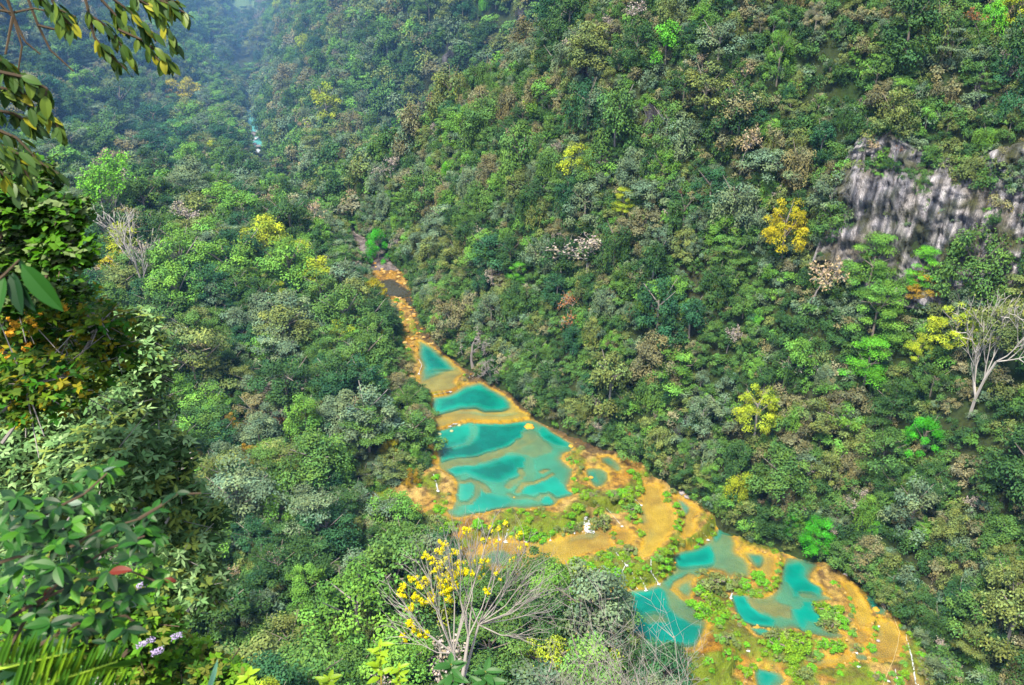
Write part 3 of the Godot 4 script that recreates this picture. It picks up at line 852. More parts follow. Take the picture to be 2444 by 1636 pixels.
func sow():
	rng.seed = 77
	var zones := [[-28.0, -330.0, 4.4], [-330.0, -600.0, 6.4], [-600.0, -1330.0, 8.6]]
	for Z in zones:
		var cell: float = Z[2]
		var z: float = Z[0]
		while z > Z[1]:
			var half := 0.78 * -z + 25.0
			var x := -half
			while x < half:
				var px := x + rnd(-0.5, 0.5) * cell
				var pz := z + rnd(-0.5, 0.5) * cell
				x += cell
				var sd := side_of(px, pz)
				if sd[0] == 0 and pz > -575: continue
				if pz < -500 and pz > -575 and sd[1] < 6: continue
				if pz < -890 and px > -360 and px < -60: continue
				var d: float = sd[1]
				if d < 1.2: continue
				var y := H(px, pz)
				var p := Vector3(px, y, pz)
				var vp := view_px(p + Vector3(0, 4, 0))
				if vp.x < -360 or vp.x > 2800 or vp.y < -420 or vp.y > 1960 or vp.z < 18: continue
				if cleared(p) or off_cliff(p) or wet(p): continue
				var dist := (p - EYE).length()
				var patch := nc.get_noise_2d(px * 1.3, pz * 1.3)
				var patch2 := nz.get_noise_2d(px * 2.0 + 900, pz * 2.0)
				var kind: String
				var hue: String
				var s := 1.0
				var st := rnd(0.85, 1.2)
				if sd[0] == 1:
					st = rnd(0.95, 1.55)
					kind = pick([3.0, "dome", 3.5, "broken", 3.4, "tall", 0.8, "tiered", 3.8 + 3 * patch, "viny", 1.7 + 2.5 * maxf(0, patch2), "twiggy", 0.08, "flowery"])
					hue = pick([3.0, "dark green", 3.2 - 2 * patch, "mid green", 2.6, "grey green", 1.2, "deep blue green", 1.4 - patch, "light green", 2.0 + patch, "olive green", 1.6 + 2 * patch2, "brownish green", 0.15, "fresh bright green", 0.25, "yellow green"])
					s = (pick([6.0, rnd(0.42, 0.85), 3.0, rnd(0.85, 1.35), 0.7, rnd(1.4, 1.9)]) as float) * lerpf(1.0, 0.9, smooth(20, 90, d))
					p.y -= 0.8 * s
					if d < 10: s *= 0.85
				else:
					if rng.randf() < 0.42: continue
					kind = pick([4.0, "dome", 3.6, "broken", 1.2, "tall", 1.3, "tiered", 0.7, "viny", 0.9, "twiggy", 0.08, "flowery"])
					hue = pick([3.0, "dark green", 3.4, "mid green", 2.2, "grey green", 1.8, "deep blue green", 2.6 + patch, "light green", 1.4, "olive green", 0.4 + patch2, "brownish green", 0.25, "yellow green"])
					s = pick([3.0, rnd(0.6, 0.95), 4.0, rnd(0.9, 1.4), 1.3, rnd(1.4, 2.1)])
					if d < 8: s *= 0.8
				if dist > 420: s *= 1.15
				if dist > 700: s *= 1.25
				if kind == "tiered" and hue == "brownish green": hue = "mid green"
				if kind == "flowery": hue = pick([2.0, "yellow green", 1.2, "golden yellow", 1.4, "orange flecked", 0.6, "silvery tan"])
				if kind == "twiggy": hue = pick([4.0, "pale grey", 2.0, "silvery tan", 0.6, "rusty"])
				if dist < 135 and sd[0] != 1 or dist < 118:
					kind = {"dome": "near_dome", "broken": "near_loose", "tall": "near_dome", "tiered": "near_loose", "viny": "near_viny", "flowery": "near_loose"}.get(kind, kind)
					hue = pick([1.6, "dark green", 3.4, "mid green", 1.2, "grey green", 3.8, "light green", 2.2, "olive green", 2.0, "yellow green", 0.6, "fresh bright green", 0.25, "orange flecked"]) if kind != "twiggy" else hue
					s = rnd(0.55, 0.95)
				# nothing may stand in the line of sight to the pools
				var top := view_px(p + Vector3(0, 8.5 * s * st, 0))
				if sd[0] != 1 and dist < 175 and top.y < sight_line(top.x): continue
				spots.append({"p": p, "kind": kind, "variant": rng.randi() % 3, "hue": hue, "s": s, "st": st, "turn": rnd(0, TAU), "side": sd[0], "d": d, "dist": dist, "vp": vp, "seen": 0.0})
			z -= cell

func edge_trees():                         # crowns that lean over the river's edge
	rng.seed = 123
	for side in [1, -1]:
		var line := PR if side == 1 else PL
		for i in line.size() - 1:
			if line[i].y < -620 or line[i + 1].y > -95: continue
			var a := line[i]
			var b := line[i + 1]
			var t := rnd(0, 2.0)
			while t < a.distance_to(b):
				var q := a.lerp(b, t / a.distance_to(b))
				t += rnd(2.2, 4.6)
				var nrm := Vector2(-(b - a).y, (b - a).x).normalized()
				var off := rnd(0.6, 3.2)
				q += nrm * off
				if side_of(q.x, q.y)[0] == 0: q -= nrm * off * 2
				var sd := side_of(q.x, q.y)
				if sd[0] == 0: continue
				var p := Vector3(q.x, H(q.x, q.y) - 0.8, q.y)
				if cleared(p) or wet(p): continue
				var kind: String = pick([3.0, "dome", 3.0, "viny", 2.0, "broken", 2.5, "bush", 0.7, "twiggy"])
				var hue: String = pick([3.0, "dark green", 2.5, "mid green", 2.5, "grey green", 1.2, "olive green", 1.0, "brownish green", 0.8, "light green"])
				if kind == "twiggy": hue = "pale grey"
				var s := rnd(0.5, 0.95)
				if kind == "bush": s = rnd(0.8, 1.5)
				var dist := (p - EYE).length()
				var top := view_px(p + Vector3(0, 8.0 * s, 0))
				if side == -1 and dist < 200 and top.y < sight_line(top.x): continue
				spots.append({"p": p, "kind": kind, "variant": rng.randi() % 3, "hue": hue, "s": s, "st": rnd(0.8, 1.1), "turn": rnd(0, TAU), "side": sd[0], "d": sd[1], "dist": dist, "vp": view_px(p + Vector3(0, 3, 0)), "seen": 0.0})

func sight_line(px: float) -> float:      # upper edge of the trees on the near hillside, as they stand in the photograph
	var xs := [-400.0, 300.0, 420.0, 700.0, 980.0, 1000.0, 1260.0, 1440.0, 1500.0, 1700.0, 1760.0, 2600.0]
	var ys := [700.0, 900.0, 1000.0, 1000.0, 1160.0, 1360.0, 1430.0, 1400.0, 1480.0, 1570.0, 1640.0, 1700.0]
	for i in xs.size() - 1:
		if px <= xs[i + 1]: return lerpf(ys[i], ys[i + 1], clampf((px - xs[i]) / (xs[i + 1] - xs[i]), 0, 1))
	return ys[-1]

const KIND_WORDS := {"dome": "round crowned tree", "broken": "loose crowned tree", "tall": "tall narrow tree", "tiered": "flat layered tree", "viny": "vine draped tree", "bush": "rounded riverside bush", "flowery": "thin crowned flowering tree", "twiggy": "nearly leafless twiggy tree",
	"near_dome": "dense round tree", "near_loose": "open leafy tree", "near_viny": "tree hung with vines"}
var marks := []                            # [name, position] of things that a label can lean on

func place_words(p: Vector3, side: int) -> String:
	var best := ""
	var bd := 1e9
	var bp := Vector3.ZERO
	for m in marks:
		var d: float = (m[1] - p).length()
		if d < bd:
			bd = d
			best = m[0]
			bp = m[1]
	var rel := "beside"
	if p.y > bp.y + 12: rel = "well above"
	elif p.y > bp.y + 4: rel = "just above"
	elif p.y < bp.y - 12: rel = "well below"
	elif p.z < bp.z - 10: rel = "behind"
	elif p.z > bp.z + 10: rel = "in front of"
	return "%s the %s" % [rel, best]

func grow_forest():
	for s in spots:
		var K: Dictionary = kinds[s.kind][s.variant % kinds[s.kind].size()]
		var w: float = (K.r as float) * (s.s as float) / (s.dist as float)
		var vp: Vector3 = s.vp
		var inside := vp.x > 20 and vp.x < 2424 and vp.y > 20 and vp.y < 1600
		s.seen = w if inside else w * 0.02
		if s.kind == "near_bush": s.seen = 0.0
	var order := range(spots.size())
	order.sort_custom(func(a, b): return spots[a].seen > spots[b].seen)
	var rest := {}
	var count := {"tree": 0, "bare tree": 0}
	for i in order:
		var s: Dictionary = spots[i]
		var cat := "bare tree" if s.kind == "twiggy" else "tree"
		if count[cat] < (255 if cat == "tree" else 60) and s.dist < 420 and s.vp.x > 20 and s.vp.x < 2424:
			count[cat] += 1
			var size_word: String = "small " if s.s < 0.7 else ("big " if s.s > 1.15 else "")
			var lab: String = "%s%s %s %s" % [size_word, s.hue, KIND_WORDS[s.kind], place_words(s.p, s.side)]
			if lab.split(" ").size() > 16: lab = lab.trim_prefix(size_word)
			if s.kind == "twiggy": lab = "%s %s %s" % [s.hue, KIND_WORDS.twiggy, place_words(s.p, s.side)]
			plant_tree("bare_tree" if cat == "bare tree" else "tree", s.kind, s.variant, s.hue, s.p, s.s, s.turn, lab, cat, ("bare trees " if cat == "bare tree" else "trees ") + ("on the steep mountainside above the pools" if s.side == 1 else "of the valley forest"), s.st, "twig" if cat == "bare tree" else ("pale" if i % 3 == 0 else "grey"))
		else:
			var key := "%s/%d" % [s.kind, s.variant % kinds[s.kind].size()]
			if not rest.has(key): rest[key] = []
			rest[key].append(s)
	print("individual ", count, " of ", spots.size())
	var wood := thing("forest", Vector3.ZERO, "the rest of the green forest covering the valley and its mountainsides", "forest")
	wood.set_meta("kind", "stuff")
	for key in rest:
		var K: Dictionary = kinds[key.split("/")[0]][int(key.split("/")[1])]
		var twig: bool = key.begins_with("twiggy")
		scatter("trunks", K.trunk, bark("twig" if twig else ("pale" if key.begins_with("tall") or key.begins_with("broken/1") else "grey")), rest[key], wood, false)
		if K.crown: scatter("crowns", K.crown, leaf_mat("leaves of the forest", Color(1, 1, 1), 0.3), rest[key], wood, true)

func scatter(called: String, mesh: Mesh, mat: Material, list: Array, parent: Node, tinted: bool):
	var mm := MultiMesh.new()
	mm.transform_format = MultiMesh.TRANSFORM_3D
	mm.use_colors = tinted
	mm.mesh = mesh
	mm.instance_count = list.size()
	for i in list.size():
		var s: Dictionary = list[i]
		var b := Basis(Vector3.UP, s.turn).scaled(Vector3(s.s, s.s * s.st, s.s))
		mm.set_instance_transform(i, Transform3D(b, s.p))
		if tinted:
			var c: Color = HUES[s.hue]
			var k: float = 0.85 + 0.3 * fposmod(s.turn * 7.3, 1.0)
			mm.set_instance_color(i, Color(c.r * k, c.g * k, c.b * k))
	var o := MultiMeshInstance3D.new()
	o.multimesh = mm
	o.material_override = mat
	o.name = called
	tag(o, "", "", "", "stuff")
	parent.add_child(o, true)

func grow_undergrowth():
	rng.seed = 5
	var list := [[], [], []]
	for Z in [[-20.0, -330.0, 2.1], [-330.0, -620.0, 5.0]]:
		var z: float = Z[0]
		while z > Z[1]:
			var half := 0.72 * -z + 15.0
			var x := -half
			while x < half:
				var px := x + rnd(-0.5, 0.5) * (Z[2] as float)
				var pz := z + rnd(-0.5, 0.5) * (Z[2] as float)
				x += Z[2]
				var sd := side_of(px, pz)
				if sd[0] == 0 or sd[1] < 0.5: continue
				if sd[0] == -1 and Z[2] < 3 and rng.randf() < 0.35: continue
				var p := Vector3(px, H(px, pz) - (0.3 if sd[0] == -1 else 0.0), pz)
				var perched := on_cliff(p)
				if perched and rng.randf() < 0.5: continue
				var vp := view_px(p)
				if vp.x < -200 or vp.x > 2640 or vp.y < -200 or vp.y > 1800: continue
				var s := rnd(0.6, 1.3) * (Z[2] as float) / 2.4
				if vp.z < 60: s *= 0.5
				elif perched: s *= rnd(0.35, 0.75)
				elif sd[0] == 1: s *= 1.25
				list[rng.randi() % 3].append({"p": p, "s": s, "st": rnd(0.8, 1.6), "turn": rnd(0, TAU), "hue": pick([3.0, "dark green", 3.0, "mid green", 1.5, "grey green", 1.5, "olive green", 1.2, "brownish green", 0.8, "light green", 0.3, "silvery tan"])})
			z -= Z[2]
	for side in [1, -1]:
		var line := PR if side == 1 else PL
		for i in line.size() - 1:
			if line[i].y < -560 or line[i + 1].y > -95: continue
			for k in int(line[i].distance_to(line[i + 1]) * 2.2):
				var q := line[i].lerp(line[i + 1], rng.randf()) + Vector2(rnd(-3.5, 3.5), rnd(-3.5, 3.5))
				var sd := side_of(q.x, q.y)
				if sd[0] == 0 or sd[1] > 5.0: continue
				list[rng.randi() % 3].append({"p": Vector3(q.x, H(q.x, q.y) - 0.2, q.y), "s": rnd(0.45, 1.0), "st": rnd(0.8, 1.5), "turn": rnd(0, TAU), "hue": pick([3.0, "dark green", 3.0, "mid green", 1.5, "grey green", 1.5, "olive green", 1.2, "light green"])})
	var u := thing("undergrowth", Vector3.ZERO, "low green bushes filling the forest floor between the trees", "undergrowth")
	u.set_meta("kind", "stuff")
	print("undergrowth ", list[0].size(), " ", list[1].size())
	for i in 3: scatter("bushes", kinds.bush[i].crown, leaf_mat("leaves of the forest", Color(1, 1, 1), 0.3), list[i], u, true)

# ------------------------------------------------------------------ the cliff and bare rock
func cliff_axes() -> Array: return [CLIFF_AT, Vector2(0.82, 0.572), Vector2(0.572, -0.82)]
const CLIFF_AT := Vector2(78, -189)

func cliff_window(x: float, z: float) -> float:
	var c := cliff_axes()
	var q: Vector2 = Vector2(x, z) - c[0]
	return smooth(-12, 0, q.dot(c[1])) * (1.0 - smooth(70, 90, q.dot(c[1])))

func on_cliff(p: Vector3, grow := 0.0) -> bool:
	var c := cliff_axes()
	var q: Vector2 = Vector2(p.x, p.z) - c[0]
	var a: float = q.dot(c[1])
	var b: float = q.dot(c[2])
	return a > -4 - grow and a < 23 and b > -1.5 - grow and b < 3.4 + 5.0 * nf.get_noise_1d(a * 9.0) + grow

func off_cliff(p: Vector3) -> bool:
	return on_cliff(p) and (nf.get_noise_2d(p.x * 6 + 20, p.y * 5) < 0.0 or rng.randf() < 0.2)

func build_cliff():
	var c := cliff_axes()
	var v := PackedVector3Array()
	var col := PackedColorArray()
	var idx := PackedInt32Array()
	var na := 260
	var nb := 100
	for j in nb:
		for i in na:
			var a := lerpf(-9.0, 60.0, float(i) / (na - 1))
			var b := lerpf(-4.0, 9.0, float(j) / (nb - 1))
			var q: Vector2 = c[0] + c[1] * a + c[2] * b
			var y := H(q.x, q.y)
			var saw := fposmod(y * 0.30 + nf.get_noise_2d(a * 3, y * 2) * 1.6, 1.0)
			var crack := smooth(0.0, 0.05, absf(nf.get_noise_2d(a * 15 + 11, y * 1.5)))
			var edge := smooth(0, 5, i) * smooth(0, 5, na - 1 - i) * smooth(0, 4, j) * smooth(0, 4, nb - 1 - j)
			var flute := nf.get_noise_2d(a * 16, y * 1.6)
			var blk := nf.get_noise_3d(q.x * 5, y * 5, q.y * 5)
			var out := (1.6 + 0.22 * smooth(0.0, 0.18, saw) * (1 - saw) - 0.5 * (1 - crack) + 2.0 * flute + 3.4 * blk + 1.2 * nf.get_noise_3d(q.x * 22, y * 22, q.y * 22)) * edge - 0.6 * (1 - edge)
			v.append(Vector3(q.x - c[2].x * out, y + out * 0.3, q.y - c[2].y * out))
			var st := nf.get_noise_2d(a * 26 + 50, y * 1.3)
			var big := nf.get_noise_2d(a * 4 + 9, y * 3.0)
			var k := Color(0.26, 0.26, 0.32).lerp(Color(0.80, 0.76, 0.82), clampf(0.42 + st * 2.0 + big * 1.3 + blk * 0.6, 0, 1))
			k = k.lerp(Color(0.10, 0.11, 0.14), clampf(-st * 2.2 - 0.1, 0, 0.85))
			k = k.lerp(Color(0.15, 0.13, 0.08), clampf(big * 2.0 - 0.1 + absf(blk) * 0.4, 0, 0.8))
			k = k.lerp(Color(0.06, 0.08, 0.025), clampf(-big * 2.4 - 0.25, 0, 0.8))
			k = scl(k, lerpf(0.28, 1.0, crack) * lerpf(0.92, 1.05, saw))
			var veg := nf.get_noise_2d(a * 5 + 70, y * 5)
			k = scl(k.lerp(Color(0.10, 0.11, 0.03), clampf(veg * 2.2 - 0.1, 0, 0.85)), 1.25)
			col.append(k)
	for j in nb - 1:
		for i in na - 1:
			var p := j * na + i
			idx.append_array([p, p + na, p + 1, p + 1, p + na, p + na + 1])
	var arr := []
	arr.resize(Mesh.ARRAY_MAX)
	arr[Mesh.ARRAY_VERTEX] = v
	arr[Mesh.ARRAY_COLOR] = col
	arr[Mesh.ARRAY_INDEX] = idx
	var m := ArrayMesh.new()
	m.add_surface_from_arrays(Mesh.PRIMITIVE_TRIANGLES, arr)
	var st2 := SurfaceTool.new()
	st2.create_from(m, 0)
	st2.generate_normals()
	var mat := plain_mat("limestone", Color(1, 1, 1), 0.9)
	mat.albedo_texture = speckle(44, 0.045, 0.12, 1.0)
	mat.uv1_triplanar = true
	mat.uv1_world_triplanar = true
	mat.uv1_scale = Vector3(0.30, 0.055, 0.30)
	mat.heightmap_enabled = true
	mat.heightmap_texture = speckle(45, 0.04, 0.0, 1.0)
	mat.heightmap_scale = 45.0
	var o := part("limestone_cliff", st2.commit(), mat, self)
	tag(o, "grey white streaked limestone cliff breaking through the forest", "cliff")
	for e in [[612, 300], [612, 340], [610, 380], [606, 425]]:
		kept.append([ground(e[0], e[1], 14), 11.0])
	# small bare faces elsewhere on the mountainside
	rng.seed = 31
	for e in [[1085, 150, 60, 70, "streaked pale rock face high on the forested spur"], [1010, 285, 30, 60, "narrow white rock face on the spur's shoulder"], [1562, 300, 60, 70, "small grey rock face halfway up the mountainside"], [148, 340, 60, 50, "white rock face above the valley forest on the far left mountain"],
			[1628, 1030, 50, 50, "mottled grey rock showing between trees above the amber terraces"], [1655, 1095, 35, 45, "small pale rock face close above the riverside trees"], [2318, 265, 24, 120, "tall thin white streak of bare rock above the limestone cliff"], [1250, 70, 40, 60, "thin grey rock face near the top of the spur"], [1400, 190, 50, 40, "shadowy blue grey rock face among high trees"]]:
		var p := hit(e[0], e[1])
		var s := (p - EYE).length() / 2131.0
		outcrop(p + Vector3(0, 1.5, 1), e[2] * s * 0.8, e[3] * s * 0.8, e[4])
		kept.append([p + Vector3(-1, 0, 4), e[2] * s * 0.45])

func outcrop(p: Vector3, w: float, h: float, label: String):
	var st := SurfaceTool.new()
	st.begin(Mesh.PRIMITIVE_TRIANGLES)
	var rows := 13
	var cols := 26
	var grid := []
	var away := (EYE - p)
	away.y = 0
	away = away.normalized()
	var right := away.cross(Vector3.UP)
	for j in rows:
		for i in cols + 1:
			var a := TAU * (i % cols) / cols
			var r := float(j) / (rows - 1)
			var edge := 1.0 + 0.9 * nf.get_noise_2d(cos(a) * 40 + p.x * 7, sin(a) * 40 + p.z)
			var u := cos(a) * r * edge
			var t := sin(a) * r * edge
			var fl := nf.get_noise_2d(u * 90 + p.x * 9, t * 14 + p.z)
			var bul := (1 - r * r) * (0.8 + 1.4 * fl)
			var q := right * u * w * 0.5 + Vector3.UP * (t * h * 0.55) + away * (bul * w * 0.35 - 1.0 - t * h * 0.25)
			var k := clampf(0.4 + 1.9 * nf.get_noise_2d(u * 110 + p.x * 5, t * 12), 0, 1)
			grid.append([q, Color(0.03, 0.03, 0.037).lerp(Color(0.2, 0.19, 0.21), k)])
	for j in rows - 1:
		for i in cols:
			for k in [0, 1, cols + 1, 1, cols + 2, cols + 1]:
				var g: Array = grid[j * (cols + 1) + i + k]
				st.set_color(g[1])
				st.add_vertex(g[0])
	st.generate_normals()
	var o := part("rock_face", st.commit(), plain_mat("limestone", Color(1, 1, 1), 0.9), self, p)
	tag(o, label, "rock face", "bare rock faces in the forest")

func boulder_mesh(sd: int, base: Color, top: Color) -> ArrayMesh:
	var st := SurfaceTool.new()
	st.begin(Mesh.PRIMITIVE_TRIANGLES)
	var rows := 9
	var cols := 14
	var g := []
	for j in rows:
		for i in cols + 1:
			var a := TAU * (i % cols) / cols
			var b := PI * j / (rows - 1)
			var d := Vector3(sin(b) * cos(a), cos(b), sin(b) * sin(a))
			var k := 1.0 + 0.45 * nf.get_noise_3d(d.x * 45 + sd * 50, d.y * 45, d.z * 45)
			var q := Vector3(d.x * k, d.y * k * 0.75, d.z * k)
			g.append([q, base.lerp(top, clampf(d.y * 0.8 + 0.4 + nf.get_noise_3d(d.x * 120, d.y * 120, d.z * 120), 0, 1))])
	for j in rows - 1:
		for i in cols:
			for k in [0, 1, cols + 1, 1, cols + 2, cols + 1]:
				var q: Array = g[j * (cols + 1) + i + k]
				st.set_color(q[1])
				st.set_smooth_group(0)
				st.add_vertex(q[0])
	st.generate_normals()
	return st.commit()

func build_river_stones():
	var C := [1000.0, 980.0, 0.2678]
	var E := [1350.0, 1130.0, 0.2614]
	var G := [1700.0, 1250.0, 0.2462]
	var list := [[C, 985, 150, 46, 1, "orange topped boulder standing in the largest pool near the orange rim"], [C, 1355, 322, 22, 1, "small ochre boulder at the shore of the largest pool"], [C, 1535, 600, 20, 1, "round ochre rock inside the little terrace basin"], [C, 848, 778, 10, 1, "tiny orange rock on a submerged ledge"],
		[G, 1610, 1140, 16, 2, "small dark grey rock in the bright yellow end pool"], [G, 1590, 840, 34, 1, "flat yellow slab beside the fallen trunk"], [G, 1620, 900, 16, 1, "small yellow stone below the flat yellow slab"], [C, 180, 215, 24, 0, "pale stone at the foot of the first white spill"], [C, 290, 185, 18, 0, "second pale stone below the orange rim"], [C, 360, 135, 18, 0, "rounded tan stone close under the orange rim"],
		[E, 1060, 180, 30, 2, "grey rock block under the slope beside the narrow pool"], [E, 1110, 215, 26, 2, "lilac grey rock next to the grey rock block"], [G, 1130, 370, 32, 2, "pale grey rock at the forest foot above the yellow channel"], [G, 1300, 500, 30, 2, "grey white rock near the head of the yellow channel"], [G, 1180, 400, 24, 2, "lighter grey rock leaning on the slope above the yellow channel"],
		[G, 1740, 740, 34, 2, "brownish grey rock behind the end of the fallen trunk"]]
	for e in list:
		var k: Array = e[0]
		var p := on_rock(k[0] + e[1] * k[2], k[1] + e[2] * k[2])
		var s: float = e[3] * k[2] * (p - EYE).length() / 2131.0
		var cols := [[Color(0.10, 0.13, 0.08), Color(0.17, 0.18, 0.09)], [Color(0.13, 0.11, 0.04), Color(0.28, 0.15, 0.012)], [Color(0.06, 0.055, 0.055), Color(0.2, 0.18, 0.18)]]
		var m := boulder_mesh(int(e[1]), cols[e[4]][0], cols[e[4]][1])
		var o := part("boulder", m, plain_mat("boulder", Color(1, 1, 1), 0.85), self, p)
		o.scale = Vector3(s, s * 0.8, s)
		o.rotation.y = e[1]
		tag(o, e[5], "boulder", "boulders about the pools")
	# far upstream: river water, foam and boulders
	var S := Soup.new()
	var far := [[585, 262], [632, 262], [640, 290], [640, 330], [636, 352], [610, 352], [582, 340], [590, 310], [588, 285]]
	var o0 := ground(610, 310, 14.2)
	for i in far.size():
		var a := ground(far[i][0], far[i][1], 14.2) - o0
		var b := ground(far[(i + 1) % far.size()][0], far[(i + 1) % far.size()][1], 14.2) - o0
		S.tri(Vector3.ZERO, a, b, Color(0.05, 0.19, 0.19))
	tag(part("water", S.mesh(), plain_mat("far_water", Color(1, 1, 1), 0.3), self, o0), "small stretch of pale turquoise river far up the valley", "water", "", "structure")
	for e in [[620, 316, 10, 5, "white rapid spilling between dark boulders far up the valley"], [600, 332, 9, 3, "smaller white rapid below the far one"], [611, 362, 4, 3, "white foam patch at the foot of the far rapids"]]:
		var p := ground(e[0], e[1], 14.5)
		var s := (p - EYE).length() / 2131.0
		var F := Soup.new()
		rng.seed = int(e[0])
		for k in 60:
			var q := Vector3(rnd(-1, 1) * e[2] * s, 0.25, rnd(-1, 1) * e[3] * s * 3)
			F.leaf(q, Vector3(rnd(-.4, .4), 1, rnd(-.1, .5)), rdir(), 1.8, 1.3, grey(rnd(0.75, 1)))
		tag(part("rapids", F.mesh(), foam_mat(), self, p), e[4], "rapids")
	for e in [[604, 322, 12, "dark boulder splitting the far white rapid"], [626, 327, 9, "dark boulder beside the far white rapid"], [577, 325, 7, "pinkish pale boulder on the far river bank"], [606, 345, 6, "dark boulder below the far rapids"], [616, 350, 7, "wet black boulder lowest in the far rapids"]]:
		var p := ground(e[0], e[1], 14.5)
		var s: float = e[2] * (p - EYE).length() / 2131.0
		var pale: bool = e[0] == 577
		var o := part("boulder", boulder_mesh(int(e[0]), Color(0.3, 0.25, 0.22) if pale else Color(0.03, 0.03, 0.04), Color(0.5, 0.42, 0.38) if pale else Color(0.12, 0.11, 0.11)), plain_mat("boulder", Color(1, 1, 1), 0.85), self, p)
		o.scale = Vector3(s, s * 0.8, s)
		tag(o, e[3], "boulder", "boulders in the far rapids")

# ------------------------------------------------------------------ falling water
func foam_mat() -> StandardMaterial3D: return plain_mat("foam", Color(0.26, 0.28, 0.30), 0.6)

func build_falls():
	var A := [860.0, 680.0, 0.2423]
	var C := [1000.0, 980.0, 0.2678]
	var E := [1350.0, 1130.0, 0.2614]
	var G := [1700.0, 1250.0, 0.2462]
	rng.seed = 41
	var list := [
		[C, [1492, 950, 1496, 1010, 1512, 1082], 46, 90, "widest white waterfall dropping into the long amber pool"], [C, [795, 1062, 780, 1110, 768, 1172], 18, 40, "slender waterfall behind the yellow flowering branches"], [C, [938, 1098, 945, 1135, 955, 1170], 16, 34, "short twin waterfall near the yellow blossoms"], [C, [710, 1100, 716, 1158], 10, 22, "thin white trickle at the left end of the mossy falls"],
		[C, [1385, 1050, 1386, 1098], 6, 14, "thread of water between moss cushions beside the widest waterfall"], [C, [1168, 1068, 1172, 1160], 8, 10, "faint grey trickle down the mossy wall"], [C, [1655, 858, 1720, 930, 1812, 1035], 10, 10, "long slanting rivulet sliding down the tan terrace"], [C, [1870, 735, 1920, 790, 1982, 848], 9, 9, "thin white rivulet crossing the green dike"],
		[C, [1755, 1265, 1800, 1330, 1850, 1385], 20, 20, "braided rivulet leaving the long amber pool"], [E, [540, 850, 500, 950, 475, 1070, 488, 1100], 16, 26, "rivulet dropping down the orange bank to the lower pool"], [E, [608, 905, 630, 980, 648, 1056], 8, 14, "thin fall beside a moss cushion on the lower orange bank"], [E, [655, 915, 705, 990, 738, 1072], 10, 28, "slanting fall with a splash in the big lower pool"], [E, [780, 785, 780, 900, 825, 970, 852, 1018], 16, 24, "fall running down beside the long mossy bulge"],
		[E, [372, 950, 362, 1048], 6, 8, "pale trickle at the left end of the orange bank"], [E, [1258, 548, 1285, 580, 1302, 612], 10, 20, "little fall from the narrow pool into the lower pool"], [E, [1522, 1095, 1504, 1142], 22, 34, "bright twin spill into the broad green blue pool"], [E, [420, 1080, 432, 1096], 18, 24, "short spill into the corner of the lower pool"],
		[A, [690, 1092, 780, 1076, 880, 1058], 34, 34, "line of white spills under the first orange rim"], [A, [800, 1425, 845, 1410, 880, 1398], 34, 36, "white spill over the bright orange rim"], [A, [895, 1395, 930, 1372], 36, 38, "second white spill over the bright orange rim"], [A, [575, 735, 606, 795, 575, 880], 10, 12, "white fringe of foam along the left shore of the highest pool"], [A, [262, 192, 300, 186, 352, 188], 12, 14, "white riffle at the top of the orange cascade"], [A, [345, 140, 380, 142], 10, 12, "small riffle on the dark pool's lip"],
		[G, [1878, 1080, 1905, 1200, 1935, 1300, 1960, 1480, 1975, 1568], 22, 34, "long white fall down the tan chute at the edge of the terraces"], [G, [1770, 1410, 1782, 1480, 1795, 1568], 18, 40, "white fall below the rope"], [G, [1570, 1440, 1640, 1490, 1705, 1530], 18, 26, "sloping white spill below the milky basin"], [G, [345, 1215, 352, 1240], 22, 30, "tiny white cascade beside the tan dike"], [G, [1355, 1250, 1395, 1258], 16, 18, "white foam patch entering the milky basin"], [G, [1400, 1378, 1420, 1390], 22, 24, "foaming lip below the milky basin"], [G, [1600, 980, 1612, 1000], 10, 14, "sparkling trickle entering the yellow end pool"],
		[C, [130, 570, 150, 640, 170, 720], 20, 26, "white water of the river rushing past the left shore"], [C, [-420, 720, -380, 760, -330, 790], 18, 18, "white rapids glimpsed between the riverside trees"]]
	for e in list:
		var k: Array = e[0]
		var pts: Array = e[1]
		var F := Soup.new()
		var path := []
		for i in range(0, pts.size() - 2, 2):
			for s in 9:
				var t := float(s) / 8.0
				path.append(Vector2(k[0] + lerpf(pts[i], pts[i + 2], t) * k[2], k[1] + lerpf(pts[i + 1], pts[i + 3], t) * k[2]))
		var o := on_rock(path[0].x, path[0].y)
		var strands := 2 + int(e[2] / 9.0)
		for q in strands:
			var off := (float(q) + 0.5) / strands * 2 - 1
			var last := Vector3.ZERO
			var lw := 0.0
			for i in path.size():
				var wide: float = lerpf(e[2], e[3], float(i) / path.size()) * k[2] * (0.24 if (e[2] as float) < 30 else 0.42)
				var pp: Vector2 = path[i] + Vector2(off * wide + rnd(-.5, .5), rnd(-.3, .3))
				var w3 := on_rock(pp.x, pp.y) - o + Vector3(0, 0.10 + rnd(0, .06), 0.10)
				var w := wide / strands * rnd(0.6, 1.5) * (EYE - o).length() / 2131.0
				if i > 0 and w3.distance_to(last) < 5.0 and rng.randf() < 0.86:
					F.tri(last - Vector3(lw, 0, 0), last + Vector3(lw, 0, 0), w3 + Vector3(w, 0, 0), grey(rnd(.8, 1)))
					F.tri(last - Vector3(lw, 0, 0), w3 + Vector3(w, 0, 0), w3 - Vector3(w, 0, 0), grey(rnd(.8, 1)))
				last = w3
				lw = w
			var foot_w: float = e[3] * k[2] * (EYE - o).length() / 2131.0
			for s in 5:
				F.leaf(last + Vector3(rnd(-.3, .3) * foot_w, rnd(0, .1), rnd(-.1, .25) * foot_w), Vector3(rnd(-.3, .3), 1, rnd(0, .5)), rdir(), rnd(.15, .35), rnd(.15, .3), grey(rnd(.85, 1)))
